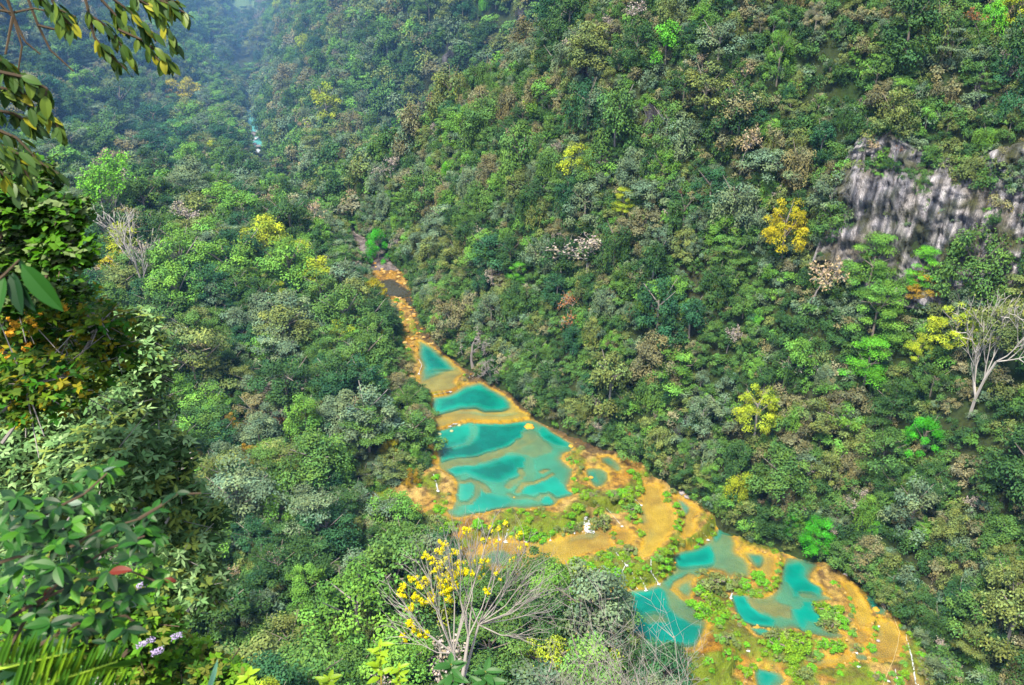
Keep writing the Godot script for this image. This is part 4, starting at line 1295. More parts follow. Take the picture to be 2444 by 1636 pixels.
		tag(part("waterfall", F.mesh(), foam_mat(), self, o), e[4], "waterfall", "white falls and trickles of the terraces")

# ------------------------------------------------------------------ shrubs on the terraces
func pool_near(p: Vector3) -> String:
	var best := ""
	var bd := 1e9
	for P in pools:
		var d := ring_dist(P.outline, Vector2(p.x, p.z))
		if d < bd:
			bd = d
			best = SHORT[pools.find(P)]
	return best

func build_terrace_plants():
	var C := [1000.0, 980.0, 0.2678]
	var E := [1350.0, 1130.0, 0.2614]
	var G := [1700.0, 1250.0, 0.2462]
	rng.seed = 51
	var sets := [[C, [1450, 330, 60, 1345, 425, 60, 1400, 455, 50, 1450, 510, 60, 1490, 610, 50, 1380, 605, 50, 1385, 710, 70, 1500, 720, 80, 1470, 760, 70, 1420, 855, 110, 915, 890, 70, 1060, 905, 60, 990, 965, 80, 1200, 950, 50,
			520, 1000, 130, 600, 1060, 110, 690, 1000, 100, 880, 1060, 110, 940, 1080, 140, 1010, 1090, 130, 1090, 1110, 120, 1190, 1060, 80, 1310, 1060, 100, 1400, 1030, 110, 1340, 1010, 90, 1440, 1010, 60, 1590, 880, 100, 1620, 985, 170, 1720, 740, 110, 1790, 720, 110, 1850, 770, 130, 1900, 860, 130, 1910, 940, 120, 1960, 700, 100, 1930, 570, 100, 1890, 540, 70, 1860, 690, 80, 1960, 630, 90, 1970, 1080, 80,
			1870, 1230, 120, 1830, 1290, 100, 1710, 1290, 70, 1630, 1270, 90, 1590, 1310, 60, 1400, 1370, 150, 1480, 1380, 150, 1440, 1450, 150, 1540, 1480, 120, 1490, 1500, 110, 1680, 1380, 110, 1760, 1420, 120, 1700, 1440, 100, 1880, 1360, 60, 1730, 1090, 50, 1730, 1130, 40, 1790, 1170, 60, 1250, 1470, 90, 1320, 1490, 90,
			150, 1000, 170, 240, 1060, 160, 60, 1060, 170, 300, 1010, 110, -40, 1020, 150, 190, 870, 90, 160, 860, 70]],
		[E, [920, 180, 70, 930, 240, 60, 1010, 290, 70, 1040, 360, 75, 1040, 430, 70, 1020, 490, 70, 1050, 630, 70, 960, 680, 100, 880, 710, 90, 920, 800, 120, 870, 860, 120, 840, 770, 90, 950, 860, 100, 740, 850, 70, 590, 1000, 80, 650, 960, 60, 1210, 610, 90, 1180, 650, 70, 1330, 470, 40, 1340, 545, 60, 600, 820, 60, 320, 1100, 50,
			1390, 970, 190, 1310, 1050, 190, 1250, 900, 90, 1330, 1160, 190, 1240, 1060, 130, 1430, 1240, 120, 1260, 1260, 140, 1400, 1350, 90, 1150, 1180, 100, 1220, 1220, 90, 1590, 930, 80, 1560, 985, 100, 1630, 990, 100, 1560, 1065, 80, 1620, 1065, 90, 1690, 1065, 90, 1760, 1075, 90, 1570, 1310, 80, 1500, 1180, 60, 1770, 930, 100, 1740, 910, 70, 1810, 980, 80, 1470, 1480, 110, 1400, 1500, 90]],
		[G, [660, 390, 60, 640, 460, 60, 625, 530, 70, 610, 590, 60, 430, 500, 80, 480, 555, 80, 530, 610, 80, 1180, 570, 60, 1220, 600, 50, 1330, 720, 40, 1350, 800, 60, 1360, 840, 60, 1340, 890, 60,
			1070, 810, 150, 1150, 860, 190, 1230, 840, 120, 1140, 960, 170, 1240, 940, 130, 1270, 1000, 90, 1350, 1060, 90, 640, 1080, 180, 750, 1090, 190, 830, 1140, 180, 710, 1170, 170, 870, 1220, 150, 610, 1150, 150, 840, 1270, 110, 780, 1310, 120, 560, 1075, 80, 1070, 1150, 110, 1150, 1160, 130, 1230, 1150, 100, 1200, 1200, 90, 1020, 1260, 110, 970, 1330, 80, 960, 1390, 90, 1400, 1200, 90, 1440, 1215, 60, 1580, 1010, 60, 1570, 1080, 60, 1540, 1190, 80,
			800, 1420, 130, 900, 1450, 140, 500, 1230, 80, 330, 1430, 110, 390, 1380, 80, 270, 1390, 60, 240, 1060, 60, 1850, 1280, 60, 1860, 1360, 80, 1860, 1450, 90, 1830, 1000, 60, 2040, 1280, 90, 2070, 1380, 120, 2090, 1490, 120, 1740, 1460, 70, 1640, 1470, 80, 460, 1310, 60, 150, 1250, 110, 240, 1300, 90, 1890, 1200, 60, 1820, 1520, 80]]]
	for st in sets:
		var k: Array = st[0]
		var a: Array = st[1]
		for i in range(0, a.size(), 3):
			var px: float = k[0] + a[i] * k[2]
			var py: float = k[1] + a[i + 1] * k[2]
			var p := on_rock(px, py + a[i + 2] * k[2] * 0.22)
			var big: bool = a[i + 2] >= 140
			var s: float = a[i + 2] * k[2] * (p - EYE).length() / 2131.0 * 0.5 * 1.08
			var hue: String = pick([3.0, "moss green", 2.5, "fern green", 1.4, "olive green", 0.7, "light green"])
			var word := "broad %s shrub" % hue if big else ("%s fern cushion" % hue if a[i + 2] > 75 else "small %s tuft" % hue)
			var near := pool_near(p)
			var o := plant_tree("shrub", "tuft", rng.randi() % 3, hue, p - Vector3(0, 0.15 * s, 0), s, rnd(0, TAU), word + " beside the " + near, "shrub", "green plants growing on the terraces", rnd(0.8, 1.15) * (1.25 if big else 1.0))
			o.get_child(0).name = "stem"

func build_ground_cover():                 # what nobody could count: moss tufts and crusty lumps on the terraces
	rng.seed = 57
	var moss := [[], [], []]
	var lumps := []
	for i in 9000:
		var x := rnd(GX0 + 4, GX0 + NX * CELL - 4)
		var z := rnd(-262, -100)
		var gi := clampi(int((x - GX0) / CELL), 1, NX - 2)
		var gj := clampi(int((z - GZ0) / CELL), 1, NZ - 2)
		var k := gj * NX + gi
		if pool_of[k] >= 0: continue
		if not Geometry2D.is_point_in_polygon(Vector2(x, z), RIVER): continue
		var shore := false
		for q in [1, -1, NX, -NX, 2, -2]:
			if pool_of[clampi(k + q, 0, NX * NZ - 1)] >= 0: shore = true
		var g := nc.get_noise_2d(x * 6 + 33, z * 6) + (0.12 if z > -160 else -0.08)
		if not shore and g > -0.06 and rng.randf() < 0.62:
			moss[rng.randi() % 3].append({"p": Vector3(x, floor_y[k] - 0.1, z), "s": rnd(0.3, 0.85), "st": rnd(0.6, 1.2), "turn": rnd(0, TAU), "hue": pick([3.0, "moss green", 2.0, "fern green", 2.0, "olive green", 0.8, "brownish green"])})
		elif rng.randf() < (0.28 if shore else 0.10):
			lumps.append({"p": Vector3(x, floor_y[k] - 0.05, z), "s": rnd(0.08, 0.3), "st": rnd(0.4, 0.8), "turn": rnd(0, TAU), "hue": "orange flecked"})
	for i in 500:                           # lumps on the floor of the rapids and the shallow shores
		var P: Dictionary = pools[rng.randi() % pools.size()]
		var o: PackedVector2Array = P.outline
		var a := rng.randi() % o.size()
		var q := o[a].lerp(o[(a + 1) % o.size()], rng.randf()) + Vector2(rnd(-.7, .7), rnd(-.7, .7))
		lumps.append({"p": Vector3(q.x, rock_y(q.x, q.y) - 0.08, q.y), "s": rnd(0.08, 0.26), "st": rnd(0.5, 0.9), "turn": rnd(0, TAU), "hue": "orange flecked"})
	for i in 220:
		var q := PR[9].lerp(PR[12], rng.randf()) + Vector2(rnd(-12, 3), rnd(-6, 6))
		if Geometry2D.is_point_in_polygon(q, RIVER) and rock_y(q.x, q.y) > 5.0:
			lumps.append({"p": Vector3(q.x, rock_y(q.x, q.y), q.y), "s": rnd(0.25, 0.8), "st": rnd(0.4, 0.8), "turn": rnd(0, TAU), "hue": "orange flecked"})
	var m := thing("ground_cover", Vector3.ZERO, "low moss and fern growth spread over the terraces between the pools", "ground cover")
	m.set_meta("kind", "stuff")
	for i in 3: scatter("moss", kinds.tuft[i].crown, leaf_mat("leaves of the forest", Color(1, 1, 1), 0.3), moss[i], m, true)
	var l := thing("rubble", Vector3.ZERO, "crusty ochre and cream travertine lumps along the pool rims", "rubble")
	l.set_meta("kind", "stuff")
	var half := [[], []]
	for e in lumps: half[rng.randi() % 2].append(e)
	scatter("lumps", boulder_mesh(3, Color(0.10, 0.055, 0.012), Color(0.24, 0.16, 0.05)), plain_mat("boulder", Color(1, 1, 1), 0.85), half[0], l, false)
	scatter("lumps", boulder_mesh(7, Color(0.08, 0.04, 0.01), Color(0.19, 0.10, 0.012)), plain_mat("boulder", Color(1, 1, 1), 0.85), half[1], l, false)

# ------------------------------------------------------------------ trees that stand out
func spot_of(px: float, py: float, tall_px: float) -> Array:    # ground point and height in metres
	var p := hit(px, py)
	return [p, tall_px * (p - EYE).length() / 2131.0 / cos(deg_to_rad(20.0))]

func named(kind: String, hue: String, px: float, py: float, tall_px: float, wide_px: float, label: String, cat := "tree", bark_of := "grey", called := "tree", clear := 0.45, v := 0):
	var fine := {"dome": "fine_dome", "tall": "fine_dome", "tiered": "fine_tiered", "flowery": "fine_flowery", "broken": "fine_dome"}
	kind = fine.get(kind, kind)
	var a := spot_of(px, py, tall_px)
	var p: Vector3 = a[0]
	var K: Dictionary = kinds[kind][v % kinds[kind].size()]
	var s: float = wide_px * (p - EYE).length() / 2131.0 / (2.15 * (K.r as float))
	var st: float = (a[1] as float) / ((K.h as float) * s)
	plant_tree(called, kind, v, hue, p, s, rnd(0, TAU), label, cat, "", clampf(st, 0.5, 2.4), bark_of)
	marks.append([short_of(label), p])
	kept.append([p, maxf(1.5, wide_px * (p - EYE).length() / 2131.0 * clear)])
	kept.append([p + Vector3(0, 0, 0.25 * (a[1] as float)), wide_px * (p - EYE).length() / 2131.0 * clear * 0.7])

func short_of(label: String) -> String:
	var out := ""
	for w in label.replace(",", "").split(" "):
		if w in ["on", "in", "at", "by", "below", "behind", "beside", "above", "between", "left", "with", "over", "under", "near", "midway", "overhanging", "drooping", "directly", "just", "lowest", "middle"]: break
		out += (" " if out else "") + w
	return out

func plant_named_trees():
	rng.seed = 303
	# skeleton trees with pale limbs: shapes of their own
	make_kind("ghost", {"h": 12.0, "r": 5.0, "bare": true, "depth": 4, "bole": 0.42, "girth": 0.17, "kids": 2, "fork": 0.95, "spread": 0.85, "lift": 0.22, "twig": 0.03, "taper": 0.62, "n": 160, "leaf": 0.3, "fluff": 0.8}, 2)
	make_kind("leafy_ghost", {"h": 11.0, "r": 4.2, "bare": true, "depth": 4, "bole": 0.55, "girth": 0.22, "kids": 2, "fork": 0.95, "spread": 0.8, "lift": 0.3, "twig": 0.05, "taper": 0.7, "top": 0.75, "n": 5200, "leaf": 0.4, "fluff": 1.0}, 1)
	make_kind("drooping", {"h": 7.0, "r": 3.6, "bare": true, "depth": 5, "bole": 0.45, "girth": 0.22, "kids": 2, "fork": 0.9, "spread": 1.2, "lift": -0.12, "twig": 0.045, "n": 200, "leaf": 0.2, "fluff": 0.4}, 2)
	named("ghost", "olive green", 350, 712, 205, 160, "tall bare white limbed tree standing over the valley forest", "bare tree", "white", "bare_tree", 0.30)
	named("leafy_ghost", "fresh bright green", 272, 575, 175, 130, "light green topped tree on a forked white trunk behind the bare white tree", "tree", "pale", "tree", 0.35)
	named("ghost", "olive green", 160, 700, 110, 110, "leaning bare grey tree between the lookout foliage and the bare white tree", "bare tree", "twig", "bare_tree", 0.3, 1)
	named("tall", "vivid green", 905, 640, 105, 66, "vivid green two tiered tree by the dark gorge above the cascade", "tree", "grey", "tree", 0.5)
	named("tiered", "yellow green", 1487, 535, 70, 62, "small bright yellow topped tree midway up the mountainside")
	named("flowery", "golden yellow", 1862, 660, 170, 122, "large golden yellow layered tree below and left of the limestone cliff", "tree", "grey", "tree", 0.5, 1)
	named("ghost", "olive green", 2306, 1025, 300, 270, "tallest bare white tree with spreading forked limbs on the near side slope", "bare tree", "white", "bare_tree", 0.28, 1)
	named("flowery", "olive green", 2385, 880, 150, 170, "olive yellow tree behind the tallest bare white tree", "tree", "pale", "tree", 0.3)
	named("flowery", "yellow green", 2270, 860, 130, 130, "yellow green flowering tree just left of the tallest bare white tree", "tree", "pale", "tree", 0.3, 1)
	named("drooping", "pale grey", 1128, 890, 95, 118, "bushy leafless grey tree overhanging the highest turquoise pool", "bare tree", "twig", "bare_tree", 0.5)
	named("drooping", "pale grey", 1172, 925, 90, 75, "leafless grey tree drooping to the corner of the second pool", "bare tree", "twig", "bare_tree", 0.5, 1)
	named("dome", "vivid green", 1942, 1335, 95, 82, "vivid green bush tree at the forest edge above the broad green blue pool", "tree", "grey", "tree", 0.5)
	named("tiered", "vivid green", 1880, 1290, 50, 52, "small vivid green tree left of the vivid green bush tree")
	named("flowery", "orange flecked", 985, 1200, 110, 52, "slim orange yellow tree on the brown bank by the largest pool", "tree", "grey", "tree", 0.4)
	named("dome", "golden yellow", 935, 1095, 55, 58, "small bright yellow crown at the riverside left of the largest pool")
	named("flowery", "orange flecked", 553, 1060, 80, 62, "orange flowered tree in the valley forest, the upper of an orange pair", "tree", "grey", "tree", 0.4, 1)
	named("flowery", "orange flecked", 602, 1125, 70, 60, "orange flowered tree in the valley forest, the lower of an orange pair")
	named("flowery", "orange flecked", 472, 1130, 70, 50, "small orange flowered tree beside the grey leaved lookout tree")
	named("flowery", "silvery tan", 1940, 110, 90, 60, "white blossomed tree on the high gully edge", "tree", "pale", "tree", 0.5)
	named("tiered", "light green", 2065, 715, 130, 130, "feathery light green tree directly below the limestone cliff", "tree", "grey", "tree", 0.4)
	named("tiered", "light green", 2075, 840, 140, 150, "feathery light green tree, middle one of a column under the cliff", "tree", "grey", "tree", 0.4, 1)
	named("tiered", "fresh bright green", 2060, 930, 120, 125, "feathery light green tree, lowest of the column under the cliff", "tree", "grey", "tree", 0.4)
	named("twiggy", "silvery tan", 1930, 760, 130, 120, "tangled bare tan tree left of the feathery light green trees", "bare tree", "twig", "bare_tree", 0.4)
	named("twiggy", "pale grey", 1400, 665, 90, 150, "wide grey leafless thicket tree on the middle mountainside", "bare tree", "twig", "bare_tree", 0.4, 1)
	named("flowery", "yellow green", 1800, 1060, 150, 115, "yellow leaved tree with a pale leaning trunk above the amber terraces", "tree", "pale", "tree", 0.4, 1)
	named("flowery", "orange flecked", 2195, 740, 80, 95, "rusty orange topped tree under the right end of the cliff", "tree", "grey", "tree", 0.4)
	named("flowery", "yellow green", 2180, 905, 90, 70, "golden topped tree beside the column of feathery trees", "tree", "grey", "tree", 0.4)
	named("tiered", "fresh bright green", 2200, 690, 90, 100, "bright green creeper covered tree at the cliff foot", "tree", "grey", "tree", 0.4)
	named("dome", "vivid green", 2190, 1120, 110, 90, "bright green rounded tree below the tallest bare white tree", "tree", "grey", "tree", 0.4)
	named("tiered", "fresh bright green", 1235, 700, 60, 60, "bright lime tree on the slope above the orange cascade", "tree", "grey", "tree", 0.4)
	named("tall", "light green", 1850, 230, 130, 78, "tall light green tree near the top of the mountainside", "tree", "grey", "tree", 0.4)
	named("broken", "silvery tan", 1470, 310, 70, 75, "pale silvery crowned tree on the upper mountainside", "tree", "grey", "tree", 0.4)
	named("near_loose", "light green", 745, 1460, 140, 120, "bright green leafy tree on the near hillside left of the yellow flowering tree", "tree", "grey", "tree", 0.4)
	named("near_bush", "fresh bright green", 810, 1640, 90, 130, "fresh green bush at the bottom edge of the near hillside", "bush", "grey", "bush", 0.4)
	named("near_bush", "yellow green", 1300, 1640, 120, 150, "olive yellow flowering bush below the yellow flowering tree", "bush", "grey", "bush", 0.4)
	named("near_bush", "yellow green", 1420, 1640, 100, 130, "second olive yellow bush at the foot of the bare twigs", "bush", "grey", "bush", 0.4, 1)
	make_kind("bare_pole", {"h": 20.0, "r": 4.0, "bare": true, "depth": 4, "bole": 0.66, "girth": 0.22, "kids": 2, "fork": 0.82, "spread": 0.95, "lift": 0.16, "twig": 0.018, "taper": 0.6, "n": 90, "leaf": 0.18, "fluff": 0.5}, 3)
	var nth := 0
	for e in [[1345, 1455, "bare white tree in front of the left shore of the big lower pool"], [1425, 1490, "bare white tree with a wide fork below the big lower pool"], [1520, 1545, "thin bare grey tree at the bottom edge under the big lower pool"], [1600, 1560, "bare twiggy tree at the bottom edge beside the tan dike"]]:
		var q := along(e[0], 1600, 80.0)
		var g := H(q.x, q.z)
		var top := along(e[0], e[1], 80.0).y
		var K: Dictionary = kinds.bare_pole[nth % 3]
		plant_tree("bare_tree", "bare_pole", nth, "silvery tan", Vector3(q.x, g, q.z), (top - g) / (K.h as float), rnd(0, TAU), e[2], "bare tree", "", 1.0, "pale")
		nth += 1
	fallen_trunk()
	rope()
	yellow_tree()

func fallen_trunk():
	rng.seed = 61
	var a := on_rock(2062, 1392) + Vector3(0, 0.5, 0)
	var b := on_rock(2118, 1455) + Vector3(0, 0.3, 0)
	var S := Soup.new()
	var p := Vector3.ZERO
	for i in 6:
		var q: Vector3 = (b - a) * (i + 1) / 6.0 + rdir() * 0.18
		S.tube(p, q, lerpf(0.42, 0.16, i / 6.0), lerpf(0.42, 0.16, (i + 1) / 6.0), 7, grey(rnd(0.8, 1)))
		p = q
	var o := thing("fallen_trunk", a, "pale fallen tree trunk lying at the forest edge beside the yellow channel", "fallen tree")
	part("trunk", S.mesh(), bark("pale"), o)
	var R := Soup.new()
	for i in 7: R.tube(Vector3.ZERO, rdir() * rnd(0.6, 1.1) - (b - a).normalized() * 0.8, 0.16, 0.04, 4, grey(rnd(0.7, 1)))
	part("root", R.mesh(), bark("pale"), o)
	for e in [[2098, 1440, 2112, 1460], [2105, 1438, 2130, 1452]]:
		var L := Soup.new()
		L.tube(on_rock(e[0], e[1]) + Vector3(0, .5, 0) - a, on_rock(e[2], e[3]) + Vector3(0, .2, 0) - a, 0.12, 0.05, 5, grey(0.9))
		part("branch", L.mesh(), bark("pale"), o)
	# a log lying under water in the big lower pool
	var c := ground(1545, 1480, -0.35)
	var d := ground(1588, 1532, -0.2)
	var W := Soup.new()
	W.tube(Vector3.ZERO, d - c, 0.22, 0.12, 7, grey(0.9))
	var w := thing("sunken_log", c, "sunken pale log under the water of the big lower pool", "log")
	part("trunk", W.mesh(), bark("pale"), w)

func rope():
	var pts := [[2124, 1446], [2136, 1490], [2146, 1515], [2142, 1545], [2132, 1580], [2118, 1612], [2104, 1650]]
	var S := Soup.new()
	var o := on_rock(2124, 1446) + Vector3(0, 0.6, 0)
	var last := Vector3.ZERO
	for i in range(1, pts.size()):
		var q := on_rock(pts[i][0], pts[i][1]) + Vector3(0, 0.6, 0) - o
		S.tube(last, q, 0.035, 0.035, 5, grey(1))
		last = q
	tag(part("rope", S.mesh(), plain_mat("rope", Color(0.30, 0.24, 0.12), 0.8), self, o), "pale rope strung along the bright yellow end pool", "rope")

func yellow_tree():
	rng.seed = 71
	var dist := 76.0
	var base := along(1100, 1640, dist)
	var fork := along(1118, 1520, dist - 0.5)
	var o := thing("flowering_tree", base, "white limbed tree with clusters of bright yellow blossom on the near hillside", "tree")
	var T := Soup.new()
	var foot := Vector3(0, H(base.x, base.z) - base.y - 1.0, 0)
	T.tube(foot, Vector3.ZERO, 0.22, 0.16, 8, grey(0.85))
	T.tube(Vector3.ZERO, fork - base, 0.16, 0.12, 8, grey(0.9))
	var forks := [fork - base, along(1082, 1560, dist - 1.0) - base, along(1142, 1492, dist + 1.0) - base, along(1112, 1462, dist) - base]
	for k in [1, 2]: T.tube(Vector3(0, -0.3, 0), forks[k], 0.12, 0.09, 7, grey(0.9))
	T.tube(forks[0], forks[3], 0.11, 0.08, 7, grey(0.9))
	part("trunk", T.mesh(), bark("pale"), o)
	var goals := [[948, 1420], [1015, 1330], [1065, 1285], [1120, 1290], [1165, 1300], [1205, 1275], [1262, 1300], [1305, 1380], [1318, 1455], [968, 1520], [1170, 1260], [1240, 1350], [1290, 1420], [1030, 1400], [1100, 1330], [1240, 1520], [990, 1370], [1040, 1310], [1090, 1265], [1142, 1280], [1190, 1320], [1280, 1345], [1300, 1410], [1210, 1400], [1075, 1360], [960, 1470]]
	for g in goals:
		var tip := along(g[0], g[1], dist + rnd(-4.0, 3.0)) - base
		var p: Vector3 = forks[1] if g[0] < 1060 else (forks[2] if g[0] > 1200 else forks[rng.randi() % 4])
		var mid: Vector3 = p.lerp(tip, 0.45) + Vector3(0, -0.4, 0) + rdir() * 0.5
		var S := Soup.new()
		S.tube(p, mid, 0.065, 0.042, 6, grey(rnd(.85, 1)))
		S.tube(mid, tip, 0.042, 0.015, 5, grey(rnd(.85, 1)))
		var ends := []
		for k in 9:
			var t := rnd(0.15, 1.0)
			var q: Vector3 = mid.lerp(tip, t)
			var dir := ((tip - mid).normalized() + rdir() * 0.55 + Vector3(0, 0.15, 0)).normalized()
			limbs(S, q, dir, rnd(1.2, 2.6) * (1.2 - 0.5 * t), 0.028, 1, {"kids": 2, "fork": 0.9, "spread": 0.7, "twig": 0.014, "lift": 0.2, "taper": 0.7}, ends)
		part("limb", S.mesh(), bark("pale"), o)
	var balls := []
	for v in 4:
		var B := Soup.new()
		for k in 46:
			var d := rdir()
			var tone := rnd(0.75, 1.0)
			B.leaf(d * rnd(0.05, 0.24), (d + rdir() * 0.5).normalized(), rdir(), rnd(0.12, 0.2), rnd(0.09, 0.15), Color(tone, tone * rnd(0.78, 0.92), 0.01))
		balls.append(B.mesh())
	var mat := leaf_mat("yellow petals", Color(0.44, 0.46, 0.4), 0.3)
	var hot := [400, 900, 390, 950, 470, 850, 520, 880, 560, 850, 500, 960, 540, 990, 590, 1000, 450, 1040, 600, 940, 560, 680, 600, 720, 620, 800, 650, 650, 700, 700, 660, 750, 690, 800, 720, 850, 760, 760, 800, 790, 850, 800, 740, 900, 690, 930, 720, 980, 640, 850, 670, 880, 770, 830, 720, 790, 700, 910, 800, 740, 770, 650, 680, 600, 840, 520, 980, 510, 1080, 480, 970, 560, 1060, 490, 1180, 540, 1160, 560, 910, 710, 930, 830, 990, 740, 1040, 830, 1140, 720, 1050, 600, 1220, 620, 960, 940, 970, 920, 450, 1150, 540, 1220, 420, 1250, 490, 1200, 950, 770]
	for i in range(0, hot.size(), 2):
		for k in (6 if hot[i] < 860 else 2):
			var q := along(820 + (hot[i] + rnd(-28, 28)) * 0.3507, 1086 + (hot[i + 1] + rnd(-22, 22)) * 0.3507, dist + rnd(-2.5, 2.0)) - base
			var b := part("blossom_cluster", balls[rng.randi() % 4], mat, o, q)
			b.rotation = Vector3(rnd(0, 6), rnd(0, 6), rnd(0, 6))
			b.scale = Vector3.ONE * rnd(0.55, 1.1)
	kept.append([Vector3(base.x, 0, base.z), 3.0])

# ------------------------------------------------------------------ foliage close to the lookout
func blade(ln: float, wd: float, curl: float, col: Color, tone: float) -> ArrayMesh:   # one leaf, base at the origin, pointing along +z, its face up
	var st := SurfaceTool.new()
	st.begin(Mesh.PRIMITIVE_TRIANGLES)
	var n := 7
	var row := []
	for i in n:
		var t := float(i) / (n - 1)
		var w := wd * 0.5 * pow(sin(PI * pow(t, 0.85)), 0.8) if i > 0 and i < n - 1 else 0.0
		var y := -curl * ln * t * t
		row.append([Vector3(-w, y + w * 0.25, t * ln), Vector3(0, y, t * ln), Vector3(w, y + w * 0.25, t * ln)])
	for i in n - 1:
		for s in 2:
			var k := col if s == 0 else Color(col.r * tone, col.g * tone, col.b * tone)
			for q in [[0, s], [1, s], [1, s + 1], [0, s], [1, s + 1], [0, s + 1]]:
				st.set_color(k)
				st.set_smooth_group(s)
				st.add_vertex(row[i + q[0]][q[1]])
	st.generate_normals()
	return st.commit()

func aim(o: Node3D, dir: Vector3, up: Vector3):
	var z := dir.normalized()
	var x := up.cross(z)
	if x.length() < 0.05: x = Vector3.RIGHT
	x = x.normalized()
	o.basis = Basis(x, z.cross(x), z)

func gloss_leaf(key: String, lin: Color) -> StandardMaterial3D:
	var m := leaf_mat(key, lin, 0.2, 0.45)
	m.metallic_specular = 0.25
	return m

func build_near_branches():
	rng.seed = 91
	var leaves := []
	for v in 5:
		leaves.append(blade(1.0, rnd(0.36, 0.5), rnd(0.08, 0.35), Color(1, 1, 1), rnd(0.8, 0.95)))
	branch_of_leaves(leaves)
	big_leaf_shrub(leaves)
	lookout_trees()
	fronds()

func twig_path(S: Soup, pts: Array, dist: float, r: float, o: Vector3, sides := 5) -> Array:
	var path := []
	for i in pts.size() / 2:
		path.append(along(pts[i * 2], pts[i * 2 + 1], dist) - o)
	for i in path.size() - 1:
		S.tube(path[i], path[i + 1], lerpf(r, r * 0.35, float(i) / path.size()), lerpf(r, r * 0.35, float(i + 1) / path.size()), sides, grey(rnd(.7, 1)))
	return path

func branch_of_leaves(leaves: Array):
	# drooping leafy sprays that hang into the frame from a tree over the lookout
	var mats4 := [gloss_leaf("dark hanging leaf", Color(0.0245, 0.0525, 0.0084)), gloss_leaf("olive hanging leaf", Color(0.0525, 0.084, 0.0084)), gloss_leaf("yellowing hanging leaf", Color(0.14, 0.14, 0.0084)), gloss_leaf("deep hanging leaf", Color(0.0126, 0.0315, 0.007))]
	for set_ in [[7.0, 32.0, "leafy spray of dark oval leaves hanging in front of the far valley", [[70, -30, 110, 10, 180, 40], [330, -30, 360, -5, 425, 5], [197, -30, 225, 90, 260, 130, 300, 165], [224, -20, 291, 53, 351, 116, 402, 168], [281, 70, 344, 98, 386, 133, 404, 150], [316, -10, 379, 35, 407, 91, 417, 112], [351, -10, 400, 8, 440, 30], [116, -20, 140, 35, 172, 62], [260, -10, 300, 20, 345, 60, 372, 100], [205, 30, 250, 60, 290, 110, 320, 160], [300, -20, 350, 10, 390, 22]], 296],
			[5.5, 36.0, "drooping spray of olive green leaves hanging beside the white rock face", [[-30, 120, 10, 150, 40, 185], [-30, 390, 10, 420, 40, 460], [-30, 165, 60, 185, 112, 212, 104, 245], [-30, 225, 60, 246, 122, 276, 146, 318], [-30, 300, 40, 330, 90, 385, 138, 415], [-30, 355, 50, 395, 72, 432], [-30, 260, 30, 270, 80, 300], [-30, 330, 20, 360, 60, 372], [-30, 200, 20, 215, 70, 228]], 260]]:
		var dist: float = set_[0]
		var o := along(0, 150, dist)
		var t := thing("leafy_branch", o, set_[2], "branch", "")
		var S := Soup.new()
		var per: int = int(set_[4]) / set_[3].size()
		for pts in set_[3]:
			var path := twig_path(S, pts, dist + rnd(-.5, .5), 0.011, o)
			for k in per:
				var u := rnd(0.12, 1.0) * (path.size() - 1)
				var i := mini(int(u), path.size() - 2)
				var q: Vector3 = path[i].lerp(path[i + 1], u - i)
				var ln: float = set_[1] * rnd(0.75, 1.25) * dist / 2131.0
				var lf := part("leaf", leaves[rng.randi() % leaves.size()], mats4[pick([4.0, 0, 2.6, 1, 0.9, 2, 2.5, 3])], t, q + rdir() * 0.015)
				aim(lf, (path[i + 1] - path[i]).normalized() * 0.5 + Vector3(rnd(-.7, .7), rnd(-1.1, -0.1), rnd(-.6, .6)), Vector3(rnd(-.5, .5), 1, rnd(-.2, .8)))
				lf.basis = lf.basis.scaled_local(Vector3.ONE * ln)
		part("twig", S.mesh(), bark("dark"), t)
	# thin leafless twigs in the corner
	var o2 := along(40, 60, 8.0)
	var tw := thing("bare_twigs", o2, "thin dark leafless twigs crossing above the drooping olive spray", "branch")
	for pts in [[-20, -10, 30, 40, 52, 110, 40, 185], [10, -20, 40, 60, 60, 100, 96, 130], [60, -20, 90, 60, 120, 120, 175, 170], [-20, 20, 30, 30, 80, 20, 130, 30], [30, 40, 20, 90, 12, 130], [90, 60, 130, 70, 160, 50]]:
		var B := Soup.new()
		twig_path(B, pts, 8.0 + rnd(-.4, .4), 0.012, o2)
		part("twig", B.mesh(), bark("dark"), tw)

